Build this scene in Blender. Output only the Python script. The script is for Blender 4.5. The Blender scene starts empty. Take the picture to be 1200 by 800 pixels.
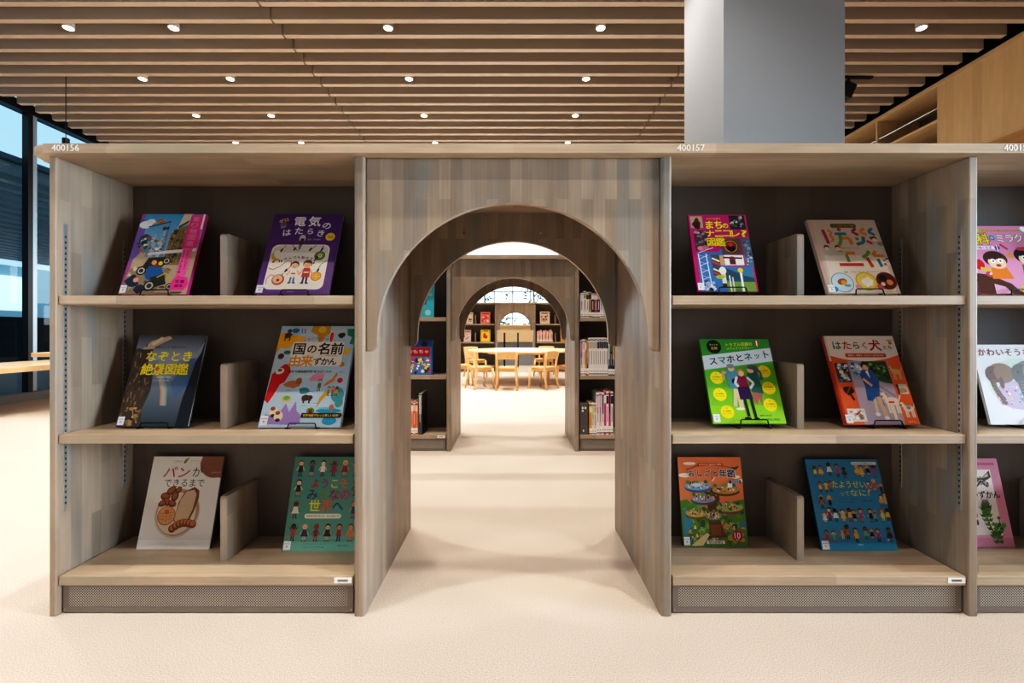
import bpy, bmesh, math, random
from mathutils import Vector, Matrix
random.seed(7)
COL = bpy.context.scene.collection
PI = math.pi

# ------------------------------------------------------------------ helpers
def lin(c):
    if isinstance(c, str):
        c = c.lstrip('#'); c = tuple(int(c[i:i+2], 16)/255 for i in (0, 2, 4))
    return tuple((x/12.92 if x <= .04045 else ((x+.055)/1.055)**2.4) for x in c[:3]) + (1.0,)

def tag(o, label=None, cat=None, group=None, kind=None):
    if label: o['label'] = label
    if cat: o['category'] = cat
    if group: o['group'] = group
    if kind: o['kind'] = kind
    return o

def empty(name, loc=(0, 0, 0), label=None, cat=None, group=None, parent=None, kind=None):
    o = bpy.data.objects.new(name, None); o.empty_display_size = .05
    COL.objects.link(o); o.location = loc
    if parent: o.parent = parent
    return tag(o, label, cat, group, kind)

class MB:
    def __init__(s): s.bm = bmesh.new()
    def box(s, x0, x1, y0, y1, z0, z1, bev=0, seg=2, rot=None, piv=None):
        r = bmesh.ops.create_cube(s.bm, size=1)
        vs = r['verts']
        bmesh.ops.scale(s.bm, vec=(x1-x0, y1-y0, z1-z0), verts=vs)
        bmesh.ops.translate(s.bm, vec=((x0+x1)/2, (y0+y1)/2, (z0+z1)/2), verts=vs)
        if bev:
            es = list({e for v in vs for e in v.link_edges})
            r2 = bmesh.ops.bevel(s.bm, geom=es, offset=bev, segments=seg, affect='EDGES', profile=.5)
            vs = list({v for f in r2['faces'] for v in f.verts} | {v for v in vs if v.is_valid})
        if rot is not None:
            bmesh.ops.rotate(s.bm, cent=piv or (0, 0, 0), matrix=rot, verts=vs)
        return vs
    def prism(s, pts, axis, a, b, bev=0, seg=2):
        """pts 2-D outline; axis 'y' -> (x,z) outline, 'z' -> (x,y), 'x' -> (y,z)"""
        def P(p, t):
            return {'y': (p[0], t, p[1]), 'z': (p[0], p[1], t), 'x': (t, p[0], p[1])}[axis]
        lo = [s.bm.verts.new(P(p, a)) for p in pts]
        hi = [s.bm.verts.new(P(p, b)) for p in pts]
        n = len(pts)
        f1 = s.bm.faces.new(lo); f2 = s.bm.faces.new(hi[::-1])
        for i in range(n):
            s.bm.faces.new((lo[i], hi[i], hi[(i+1) % n], lo[(i+1) % n]))
        if bev:
            es = list(set(f1.edges) | set(f2.edges))
            bmesh.ops.bevel(s.bm, geom=es, offset=bev, segments=seg, affect='EDGES', profile=.5)
        return s
    def tube(s, path, r, seg=8, closed=False):
        path = [Vector(p) for p in path]; n = len(path); rings = []
        rr = r if isinstance(r, (list, tuple)) else [r]*n
        up = None
        for i, p in enumerate(path):
            a = path[i-1] if (i > 0 or closed) else p
            b = path[(i+1) % n] if (i < n-1 or closed) else p
            d = (b-a)
            if d.length < 1e-9: d = Vector((0, 0, 1))
            d.normalize()
            if up is None:
                up = Vector((0, 0, 1)) if abs(d.z) < .9 else Vector((1, 0, 0))
            u = d.cross(up)
            if u.length < 1e-6: u = d.orthogonal()
            u.normalize(); v = u.cross(d).normalized(); up = v
            rings.append([s.bm.verts.new(p+(u*math.cos(2*PI*k/seg)+v*math.sin(2*PI*k/seg))*rr[i]) for k in range(seg)])
        m = n if closed else n-1
        for i in range(m):
            A, B = rings[i], rings[(i+1) % n]
            for k in range(seg):
                s.bm.faces.new((A[k], A[(k+1) % seg], B[(k+1) % seg], B[k]))
        if not closed:
            s.bm.faces.new(rings[0][::-1]); s.bm.faces.new(rings[-1])
        return s
    def lathe(s, prof, c=(0, 0, 0), seg=24):
        rings = []
        for (r, z) in prof:
            rings.append([s.bm.verts.new((c[0]+r*math.cos(2*PI*k/seg), c[1]+r*math.sin(2*PI*k/seg), c[2]+z)) for k in range(seg)])
        for A, B in zip(rings, rings[1:]):
            for k in range(seg):
                s.bm.faces.new((A[k], A[(k+1) % seg], B[(k+1) % seg], B[k]))
        s.bm.faces.new(rings[0][::-1]); s.bm.faces.new(rings[-1])
        return s
    def build(s, name, mat, parent=None, smooth=False, loc=None):
        bmesh.ops.recalc_face_normals(s.bm, faces=s.bm.faces)
        me = bpy.data.meshes.new(name); s.bm.to_mesh(me); s.bm.free()
        if smooth:
            for p in me.polygons: p.use_smooth = True
        me.materials.append(mat)
        o = bpy.data.objects.new(name, me); COL.objects.link(o)
        if parent: o.parent = parent
        if loc: o.location = loc
        return o

def copy_tree(o, parent=None):
    c = o.copy(); COL.objects.link(c); c.parent = parent
    for ch in o.children: copy_tree(ch, c)
    return c

# ------------------------------------------------------------------ materials
def newmat(name):
    m = bpy.data.materials.new(name); m.use_nodes = True
    nt = m.node_tree; b = nt.nodes['Principled BSDF']
    return m, nt, b

def plain(name, col, rough=.6, metal=0, emit=None, es=0, spec=.5):
    m, nt, b = newmat(name)
    b.inputs['Base Color'].default_value = lin(col)
    b.inputs['Roughness'].default_value = rough
    b.inputs['Metallic'].default_value = metal
    b.inputs['Specular IOR Level'].default_value = spec
    if emit:
        b.inputs['Emission Color'].default_value = lin(emit)
        b.inputs['Emission Strength'].default_value = es
    n = nt.nodes.new('ShaderNodeTexNoise'); n.inputs['Scale'].default_value = 180
    bp = nt.nodes.new('ShaderNodeBump'); bp.inputs['Strength'].default_value = .03
    tc = nt.nodes.new('ShaderNodeTexCoord')
    nt.links.new(tc.outputs['Object'], n.inputs['Vector'])
    nt.links.new(n.outputs['Fac'], bp.inputs['Height']); nt.links.new(bp.outputs['Normal'], b.inputs['Normal'])
    return m

def wood(name, c1, c2, along='Z', stave=.036, length=.42, rough=.45, grain=.24, blotch=.26, bluegrey=None):
    """edge-glued staves: random tone for each stave, fine grain, stain blotches"""
    m, nt, b = newmat(name); N = nt.nodes; L = nt.links
    geo = N.new('ShaderNodeNewGeometry'); sx = N.new('ShaderNodeSeparateXYZ'); L.new(geo.outputs['Position'], sx.inputs[0])
    cx = N.new('ShaderNodeCombineXYZ')
    def math_(op, a, bb):
        n = N.new('ShaderNodeMath'); n.operation = op
        for i, v in enumerate((a, bb)):
            if isinstance(v, (int, float)): n.inputs[i].default_value = v
            else: L.new(v, n.inputs[i])
        return n.outputs[0]
    if along == 'Z':
        L.new(sx.outputs['Z'], cx.inputs[0]); L.new(math_('ADD', sx.outputs['X'], sx.outputs['Y']), cx.inputs[1])
    elif along == 'X':
        L.new(sx.outputs['X'], cx.inputs[0]); L.new(math_('ADD', sx.outputs['Z'], sx.outputs['Y']), cx.inputs[1])
    else:
        L.new(sx.outputs['Y'], cx.inputs[0]); L.new(math_('ADD', sx.outputs['Z'], sx.outputs['X']), cx.inputs[1])
    br = N.new('ShaderNodeTexBrick'); L.new(cx.outputs[0], br.inputs['Vector'])
    br.inputs['Scale'].default_value = 1; br.inputs['Brick Width'].default_value = length
    br.inputs['Row Height'].default_value = stave; br.inputs['Mortar Size'].default_value = 0
    br.offset = .37; br.offset_frequency = 2; br.squash = 1
    br.inputs['Color1'].default_value = lin(c1); br.inputs['Color2'].default_value = lin(c2)
    mp = N.new('ShaderNodeVectorMath'); mp.operation = 'MULTIPLY'; mp.inputs[1].default_value = (3.0, 190, 1)
    L.new(cx.outputs[0], mp.inputs[0])
    ns = N.new('ShaderNodeTexNoise'); ns.inputs['Scale'].default_value = 1; ns.inputs['Detail'].default_value = 4
    L.new(mp.outputs[0], ns.inputs['Vector'])
    mp2 = N.new('ShaderNodeVectorMath'); mp2.operation = 'MULTIPLY'; mp2.inputs[1].default_value = (4.5, 16, 1)
    L.new(cx.outputs[0], mp2.inputs[0])
    n2 = N.new('ShaderNodeTexNoise'); n2.inputs['Scale'].default_value = 1; n2.inputs['Detail'].default_value = 3
    L.new(mp2.outputs[0], n2.inputs['Vector'])
    v = math_('MULTIPLY', math_('SUBTRACT', ns.outputs['Fac'], .5), grain*2)
    v2 = math_('MULTIPLY', math_('SUBTRACT', n2.outputs['Fac'], .5), blotch*2)
    tot = math_('ADD', math_('ADD', v, v2), 1.0)
    hs = N.new('ShaderNodeVectorMath'); hs.operation = 'SCALE'; L.new(br.outputs['Color'], hs.inputs[0]); L.new(tot, hs.inputs['Scale'])
    out = hs.outputs[0]
    if bluegrey:
        n3 = N.new('ShaderNodeTexNoise'); n3.inputs['Scale'].default_value = 1; n3.inputs['Detail'].default_value = 2
        mp3 = N.new('ShaderNodeVectorMath'); mp3.operation = 'MULTIPLY'; mp3.inputs[1].default_value = (2.2, 11, 1)
        L.new(cx.outputs[0], mp3.inputs[0]); L.new(mp3.outputs[0], n3.inputs['Vector'])
        rp = N.new('ShaderNodeMapRange'); rp.inputs[1].default_value = .5; rp.inputs[2].default_value = .72
        rp.inputs[3].default_value = 0; rp.inputs[4].default_value = .55
        L.new(n3.outputs['Fac'], rp.inputs[0])
        mx = N.new('ShaderNodeMix'); mx.data_type = 'RGBA'
        L.new(rp.outputs[0], mx.inputs[0]); L.new(out, mx.inputs[6]); mx.inputs[7].default_value = lin(bluegrey)
        out = mx.outputs[2]
    L.new(out, b.inputs['Base Color'])
    b.inputs['Roughness'].default_value = rough; b.inputs['Specular IOR Level'].default_value = .35
    bp = N.new('ShaderNodeBump'); bp.inputs['Strength'].default_value = .06; bp.inputs['Distance'].default_value = .002
    L.new(ns.outputs['Fac'], bp.inputs['Height']); L.new(bp.outputs['Normal'], b.inputs['Normal'])
    return m

C1, C2, CB = '#a69582', '#8b7d6d', '#7a868a'
W_V = wood('stained_wood_vertical', C1, C2, 'Z', bluegrey=CB)
W_H = wood('stained_wood_horizontal', '#b9a78f', '#a3917c', 'X', length=.6, stave=.05, bluegrey='#95917f')
W_BACK = wood('stained_wood_back_shaded', '#5f5750', '#584f48', 'Z', stave=.12, length=3, grain=.06, blotch=.05)  # colour darkened to deepen the shade at the back of the bays
W_PALE = wood('pale_beech', '#efd3ac', '#e6c598', 'X', stave=.08, length=1.2, grain=.08, blotch=.06, rough=.35)
W_CHAIR = wood('chair_beech', '#e8c08c', '#deb078', 'Z', stave=.2, length=2, grain=.08, blotch=.06, rough=.35)
W_OAK = wood('oak_veneer', '#cdae80', '#b89a6e', 'Z', stave=.10, length=4, grain=.2, blotch=.1, rough=.4)
W_OAKH = wood('oak_veneer_horizontal', '#d0b285', '#bb9b70', 'Y', stave=.10, length=4, grain=.12, blotch=.1, rough=.4)
SLAT = plain('ceiling_slat_paint', '#b8aa9a', .55)
VOID = plain('ceiling_void_black', '#1b1917', .9)
BLACK = plain('black_metal', '#15151a', .4, .3)
WIRE = plain('black_wire', '#0c0c0e', .35, .6)
DARKFRAME = plain('dark_window_frame', '#15181c', .4, .4)
RAIL = plain('shelf_rail_metal', '#b9bbb8', .35, .7)
STEEL = plain('steel_pin', '#a8a8a6', .3, .9)
WHITE = plain('white_paint', '#d9d6d2', .7)
GREYWALL = plain('column_paint', '#a3a9ae', .75)
PAPER = plain('paper_pages', '#e8e2d4', .8)
LABEL = plain('white_label', '#eeeeea', .6)
INK = plain('label_ink', '#55565a', .7)
LAMPGLOW = plain('lamp_lens', '#ffffff', .4, emit='#fff0dd', es=9)
KICK = plain('taupe_metal', '#7d746b', .5, .2)
TEAL = plain('teal_post', '#1f5a55', .5)
LEAF = plain('leaf_green', '#3f6a3a', .6)
LEAFD = plain('leaf_dark', '#2c3a30', .6)
CONC = plain('grey_stone', '#8f9296', .8)

def carpet():
    m, nt, b = newmat('beige_carpet'); N = nt.nodes; L = nt.links
    geo = N.new('ShaderNodeNewGeometry')
    n1 = N.new('ShaderNodeTexNoise'); n1.inputs['Scale'].default_value = 330; n1.inputs['Detail'].default_value = 2
    n2 = N.new('ShaderNodeTexNoise'); n2.inputs['Scale'].default_value = 2.0; n2.inputs['Detail'].default_value = 3
    L.new(geo.outputs['Position'], n1.inputs['Vector']); L.new(geo.outputs['Position'], n2.inputs['Vector'])
    r = N.new('ShaderNodeValToRGB'); L.new(n1.outputs['Fac'], r.inputs[0])
    r.color_ramp.elements[0].position = .32; r.color_ramp.elements[0].color = lin('#aca093')
    r.color_ramp.elements[1].position = .68; r.color_ramp.elements[1].color = lin('#d9cec3')
    mr = N.new('ShaderNodeMapRange'); mr.inputs[1].default_value = .3; mr.inputs[2].default_value = .7
    mr.inputs[3].default_value = .94; mr.inputs[4].default_value = 1.04; L.new(n2.outputs['Fac'], mr.inputs[0])
    sc = N.new('ShaderNodeVectorMath'); sc.operation = 'SCALE'; L.new(r.outputs[0], sc.inputs[0]); L.new(mr.outputs[0], sc.inputs['Scale'])
    L.new(sc.outputs[0], b.inputs['Base Color'])
    bp = N.new('ShaderNodeBump'); bp.inputs['Strength'].default_value = .35; bp.inputs['Distance'].default_value = .002
    L.new(n1.outputs['Fac'], bp.inputs['Height']); L.new(bp.outputs['Normal'], b.inputs['Normal'])
    b.inputs['Roughness'].default_value = .95; b.inputs['Specular IOR Level'].default_value = .1
    return m
CARPET = carpet()

def perforated():
    m, nt, b = newmat('perforated_sheet'); N = nt.nodes; L = nt.links
    geo = N.new('ShaderNodeNewGeometry')
    outs = []
    for off in (0, .5):
        a = N.new('ShaderNodeVectorMath'); a.operation = 'MULTIPLY_ADD'
        a.inputs[1].default_value = (1/.0080, 0, 1/.0080); a.inputs[2].default_value = (off, 0, off)
        L.new(geo.outputs['Position'], a.inputs[0])
        f = N.new('ShaderNodeVectorMath'); f.operation = 'FRACTION'; L.new(a.outputs[0], f.inputs[0])
        s = N.new('ShaderNodeVectorMath'); s.operation = 'SUBTRACT'; s.inputs[1].default_value = (.5, 0, .5); L.new(f.outputs[0], s.inputs[0])
        l = N.new('ShaderNodeVectorMath'); l.operation = 'LENGTH'; L.new(s.outputs[0], l.inputs[0]); outs.append(l.outputs['Value'])
    mn = N.new('ShaderNodeMath'); mn.operation = 'MINIMUM'; L.new(outs[0], mn.inputs[0]); L.new(outs[1], mn.inputs[1])
    lt = N.new('ShaderNodeMath'); lt.operation = 'LESS_THAN'; lt.inputs[1].default_value = .255; L.new(mn.outputs[0], lt.inputs[0])
    mx = N.new('ShaderNodeMix'); mx.data_type = 'RGBA'; L.new(lt.outputs[0], mx.inputs[0])
    mx.inputs[6].default_value = lin('#b3a99c'); mx.inputs[7].default_value = lin('#171412')
    L.new(mx.outputs[2], b.inputs['Base Color']); b.inputs['Roughness'].default_value = .6
    return m
PERF = perforated()

def glass(name, tint, refl=.12):
    m, nt, b = newmat(name); N = nt.nodes; L = nt.links
    N.remove(b); out = N['Material Output']
    t = N.new('ShaderNodeBsdfTransparent'); t.inputs[0].default_value = tint + (1,)
    g = N.new('ShaderNodeBsdfGlossy'); g.inputs['Roughness'].default_value = .02
    fr = N.new('ShaderNodeLayerWeight'); fr.inputs[0].default_value = .22
    mm = N.new('ShaderNodeMath'); mm.operation = 'ADD'; mm.inputs[1].default_value = refl; mm.use_clamp = True
    L.new(fr.outputs['Fresnel'], mm.inputs[0])
    mx = N.new('ShaderNodeMixShader'); L.new(mm.outputs[0], mx.inputs[0]); L.new(t.outputs[0], mx.inputs[1]); L.new(g.outputs[0], mx.inputs[2])
    L.new(mx.outputs[0], out.inputs['Surface'])
    return m
GLASS_TINT = glass('tinted_glass', (.27, .37, .41), .0)
GLASS_CLEAR = glass('clear_glass', (.96, .98, .98), .0)

def printed(name, rough):
    m, nt, b = newmat(name)
    a = nt.nodes.new('ShaderNodeAttribute'); a.attribute_name = 'Col'
    nt.links.new(a.outputs['Color'], b.inputs['Base Color'])
    b.inputs['Roughness'].default_value = rough; b.inputs['Specular IOR Level'].default_value = .4
    return m
PRINT = printed('printed_cover', .32)
PRINTM = printed('printed_matt', .6)

# ------------------------------------------------------------------ flat print (cover art) builder
_tc = {}; _em = {}
def text_geo(s, bold=0.0):
    k = s
    if k in _tc: return _tc[k]
    c = bpy.data.curves.new('t', 'FONT'); c.body = s; c.size = 1; c.offset = 0; c.resolution_u = 2
    o = bpy.data.objects.new('t', c); COL.objects.link(o)
    dg = bpy.context.evaluated_depsgraph_get(); dg.update()
    ev = o.evaluated_get(dg); m = ev.to_mesh()
    vs = [(v.co.x, v.co.y) for v in m.vertices]; fs = [tuple(p.vertices) for p in m.polygons]
    ev.to_mesh_clear(); bpy.data.objects.remove(o); bpy.data.curves.remove(c)
    x0 = min(v[0] for v in vs); x1 = max(v[0] for v in vs); y0 = min(v[1] for v in vs); y1 = max(v[1] for v in vs)
    vs = [((x-(x0+x1)/2)/(x1-x0), (y-(y0+y1)/2)/(y1-y0)) for x, y in vs]
    _tc[k] = (vs, fs, (x1-x0)/(y1-y0)); _em[k] = (x1-x0, y1-y0, (x0+x1)/2-.5, (y0+y1)/2-.36); return _tc[k]

class Art:
    """flat print in the plane x (width) / z (height), each layer a few microns in front of the last"""
    def __init__(s, w, h): s.w, s.h = w, h; s.v = []; s.f = []; s.c = []; s.n = 0
    def raw(s, pts, faces, cols):
        s.n += 1; y = -.00012 - s.n*5e-6; b = len(s.v)
        s.v += [((u-.5)*s.w, y, v*s.h) for u, v in pts]
        for f in faces:
            s.f.append(tuple(b+i for i in f)); s.c.append([cols[i] if isinstance(cols, list) else cols for i in f])
    def poly(s, pts, col, clip=True):
        if clip: pts = [(min(max(u, 0), 1), min(max(v, 0), 1)) for u, v in pts]
        s.raw(pts, [tuple(range(len(pts)))], lin(col))
    def rect(s, u0, v0, u1, v1, col, top=None):
        p = [(u0, v0), (u1, v0), (u1, v1), (u0, v1)]
        if top: s.raw(p, [(0, 1, 2, 3)], [lin(col), lin(col), lin(top), lin(top)])
        else: s.poly(p, col)
    def ell(s, u, v, ru, col, rv=None, rot=0, n=18, inner=None):
        rv = ru*s.w/s.h if rv is None else rv
        c, t = math.cos(rot), math.sin(rot)
        pts = []
        for k in range(n):
            a = 2*PI*k/n; x = ru*math.cos(a)*s.w; y = rv*math.sin(a)*s.h
            pts.append((min(max(u+(x*c-y*t)/s.w, 0), 1), min(max(v+(x*t+y*c)/s.h, 0), 1)))
        s.poly(pts, col)
    def blob(s, u, v, ru, rv, col, n=14, j=.25, rnd=None):
        R = rnd or random
        s.poly([(u+ru*math.cos(2*PI*k/n)*(1+R.uniform(-j, j)), v+rv*math.sin(2*PI*k/n)*(1+R.uniform(-j, j))) for k in range(n)], col)
    def line(s, pts, wd, col):
        for (a, b), (c, d) in zip(pts, pts[1:]):
            x, y = (c-a)*s.w, (d-b)*s.h; l = math.hypot(x, y) or 1
            nx, ny = -y/l*wd/2, x/l*wd/2
            s.poly([(a+nx, b+ny*s.w/s.h), (c+nx, d+ny*s.w/s.h), (c-nx, d-ny*s.w/s.h), (a-nx, b-ny*s.w/s.h)], col)
    def rrect(s, u0, v0, u1, v1, r, col):
        rv = r*s.w/s.h; pts = []
        for cu, cv, a0 in ((u1-r, v1-rv, 0), (u0+r, v1-rv, 90), (u0+r, v0+rv, 180), (u1-r, v0+rv, 270)):
            for k in range(6):
                a = math.radians(a0+k*18); pts.append((cu+r*math.cos(a), cv+rv*math.sin(a)))
        s.poly(pts, col)
    def text(s, t, u, v, W, col, H=None, rot=0, bold=.03, shear=0, halo=None, hw=.06):
        if halo: s.text(t, u, v, W*1.03, halo, H=None if H is None else H*1.03, rot=rot, bold=bold+hw, shear=shear)
        vs, fs, asp = text_geo(t, bold)
        hh = (W*s.w/asp) if H is None else H*s.h
        ww = W*s.w; c, sn = math.cos(rot), math.sin(rot); pts = []; dx = dy = 0
        if len(t) == 1 and H is None and ord(t) > 0x2fff:      # one kana or kanji: W is the em width
            e = _em[t]; k_ = W*s.w/.85; ww = e[0]*k_; hh = e[1]*k_; dx, dy = e[2]*k_, e[3]*k_
        for x, y in vs:
            X = x*ww+shear*y*hh+dx; Y = y*hh+dy
            pts.append((u+(X*c-Y*sn)/s.w, v+(X*sn+Y*c)/s.h))
        n = len(vs); d = bold*hh*.42; cc = lin(col)
        if d <= 0: s.raw(pts, fs, cc)
        else:
            K = 4 if bold < .1 else 8
            for k in range(K):
                ox, oy = d*math.cos(2*PI*(k+.5)/K), d*math.sin(2*PI*(k+.5)/K)
                s.raw([(p[0]+ox/s.w, p[1]+oy/s.h) for p in pts], fs, cc)
    def speck(s, u0, v0, u1, v1, cols, n, sz, seed=1):
        R = random.Random(seed)
        for _ in range(n):
            u, v = R.uniform(u0+sz, u1-sz), R.uniform(v0+sz*.6, v1-sz*.6); q = sz*R.uniform(.4, 1.2)
            s.blob(u, v, q, q*s.w/s.h*R.uniform(.5, 1.2), R.choice(cols), n=7, j=.4, rnd=R)
    def kid(s, u, v, hgt, skin, hair, top, bot, arms=1, dress=False):
        """small standing figure, feet at (u,v); hgt as share of the height"""
        k = hgt*s.h/s.w; q = hgt
        s.line([(u-.07*k, v), (u-.05*k, v+.36*q)], .07*k, skin if dress else bot)
        s.line([(u+.07*k, v), (u+.05*k, v+.36*q)], .07*k, skin if dress else bot)
        s.ell(u-.09*k, v+.01*q, .07*k, '#222222', rv=.03*q, n=8); s.ell(u+.09*k, v+.01*q, .07*k, '#222222', rv=.03*q, n=8)
        if arms == 1:
            s.line([(u-.12*k, v+.6*q), (u-.26*k, v+.36*q)], .06*k, skin); s.line([(u+.12*k, v+.6*q), (u+.26*k, v+.36*q)], .06*k, skin)
        else:
            s.line([(u-.1*k, v+.6*q), (u-.28*k, v+.8*q)], .06*k, skin); s.line([(u+.1*k, v+.6*q), (u+.28*k, v+.8*q)], .06*k, skin)
        wb = .24 if dress else .15
        s.poly([(u-wb*k, v+.26*q), (u+wb*k, v+.26*q), (u+.12*k, v+.66*q), (u-.12*k, v+.66*q)], top)
        s.ell(u, v+.84*q, .175*k, hair, rv=.175*q, n=12)
        s.ell(u, v+.79*q, .145*k, skin, rv=.13*q, n=12)
        s.ell(u-.05*k, v+.8*q, .018*k, '#201510', n=6); s.ell(u+.05*k, v+.8*q, .018*k, '#201510', n=6)
        s.line([(u-.03*k, v+.735*q), (u+.03*k, v+.735*q)], .016*k, '#a03030')
    def build(s, name, parent, mat=None, loc=(0, 0, 0)):
        me = bpy.data.meshes.new(name); me.from_pydata(s.v, [], s.f)
        at = me.color_attributes.new('Col', 'FLOAT_COLOR', 'CORNER')
        flat = []
        for cs in s.c:
            for c in cs: flat += list(c)
        at.data.foreach_set('color', flat)
        me.materials.append(mat or PRINT)
        bm = bmesh.new(); bm.from_mesh(me)
        for f in bm.faces:
            if f.normal.y > 0: f.normal_flip()
        bm.to_mesh(me); bm.free()
        o = bpy.data.objects.new(name, me); COL.objects.link(o); o.parent = parent; o.location = loc
        return o

# ------------------------------------------------------------------ cover designs
def cover_vehicles(a):
    a.rect(0, 0, 1, 1, '#b9a98c'); a.rect(0, .52, 1, 1, '#8fb9d6', '#2f9ad0')
    a.poly([(0, 0), (0, 1), (.05, 1), (.06, .3), (.22, 0)], '#b04a9a'); a.poly([(0, .35), (0, .95), (.1, .9), (.14, .5)], '#7a5cae')
    a.ell(.1, .86, .1, '#e6edf0', rv=.05); a.ell(.17, .9, .07, '#dfe9ef', rv=.035)
    for u, h_, c in ((.30, .74, '#aab9c8'), (.36, .68, '#7f93a8'), (.42, .80, '#b8c6d2'), (.47, .92, '#6c8bae'), (.53, .7, '#96a9ba'), (.25, .66, '#8794a2')):
        a.poly([(u-.03, .45), (u+.03, .45), (u+.012, h_), (u-.006, h_)], c)
    a.poly([(.52, .35), (.8, .35), (.82, .86), (.7, .84), (.6, .80), (.53, .74)], '#8a7350')
    a.speck(.52, .36, .8, .82, ['#5e6b3a', '#6b5233', '#a98f62', '#3d3a26', '#b7a27a'], 40, .03, 3)
    for k in range(5): a.line([(.55+.05*k, .38), (.57+.05*k, .8)], .008, '#57462c')
    a.poly([(.6, .8), (.78, .88), (.8, 1), (.66, 1)], '#cfc6b6'); a.poly([(.62, .84), (.76, .92), (.76, .89), (.63, .81)], '#4a4640')
    # biplane
    a.line([(.16, .83), (.48, .9)], .022, '#4a3524'); a.ell(.32, .905, .055, '#b0642c', rv=.03); a.line([(.22, .875), (.4, .93)], .014, '#d79a5c')
    a.ell(.41, .81, .03, '#2e3c4c', rv=.025); a.ell(.46, .815, .02, '#343c46', rv=.02)
    a.blob(.15, .68, .09, .06, '#33555e'); a.blob(.14, .61, .08, .05, '#1f2f3d'); a.blob(.2, .55, .1, .05, '#6f8d93')
    a.speck(.06, .5, .5, .72, ['#e8ecec', '#2f4b5a', '#88a4b2', '#c64a3e', '#d9c7a0', '#4d6f84'], 40, .03, 5)
    a.poly([(.26, .47), (.97, .52), (.99, .56), (.6, .535), (.27, .5)], '#e4e2de')
    a.rect(.0, 0, .9, .02, '#8d8272')
    a.poly([(.0, .0), (.5, 0), (.7, .3), (.3, .35), (.05, .3)], '#9a8970')
    a.speck(.02, .02, .7, .34, ['#c9b690', '#6b5d48', '#8b7a5e', '#d8cbb0', '#5a4b3a'], 30, .035, 6)
    # vintage car
    a.poly([(.22, .30), (.3, .44), (.55, .45), (.6, .38), (.5, .30)], '#2b2c28'); a.poly([(.3, .24), (.34, .34), (.52, .33), (.62, .2), (.5, .14), (.34, .18)], '#1d5fa0')
    a.poly([(.4, .2), (.6, .24), (.66, .12), (.48, .08)], '#2c3326'); a.ell(.4, .38, .04, '#d9a05a'); a.ell(.5, .37, .035, '#e3c62e'); a.ell(.44, .34, .03, '#8f2f28')
    for u, v, r in ((.24, .28, .075), (.42, .1, .085), (.72, .09, .055), (.58, .4, .06)):
        a.ell(u, v, r, '#1b1a18'); a.ell(u, v, r*.7, '#c8c4b8'); a.ell(u, v, r*.45, '#3a3832')
    a.line([(.5, .2), (.62, .25), (.7, .18)], .016, '#d8b43a')
    a.blob(.15, .15, .1, .07, '#283352'); a.ell(.2, .17, .04, '#e0a38c'); a.blob(.27, .06, .08, .05, '#2a3346')
    # pink title bands
    a.poly([(.76, .56), (.98, .56), (.985, .985), (.78, .985)], '#e8308c'); a.rect(.965, .8, .995, .995, '#f3e9ee')
    for i, ch in enumerate('乗り物図鑑'): a.text(ch, .865, .93-.078*i, .11, '#c9a0bd', H=.065, bold=.0)
    a.poly([(.775, .22), (.92, .22), (.93, .56), (.78, .56)], '#f062aa')
    for i, ch in enumerate('はたらく車と飛行機'): a.text(ch, .81, .52-.032*i, .035, '#3a1030', H=.024)
    for i, ch in enumerate('ひみつがいっぱい'): a.text(ch, .87, .52-.03*i, .032, '#3a1030', H=.022)
    a.poly([(.74, .05), (.95, .05), (.99, .12), (.96, .2), (.80, .22), (.74, .15)], '#f03a9c')
    a.text('写真', .86, .15, .14, '#2a0a20', H=.04, bold=.06); a.text('絵本', .86, .1, .12, '#2a0a20', H=.035, bold=.06)
    a.rect(.76, .015, .93, .03, '#5a4a44')

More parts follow.
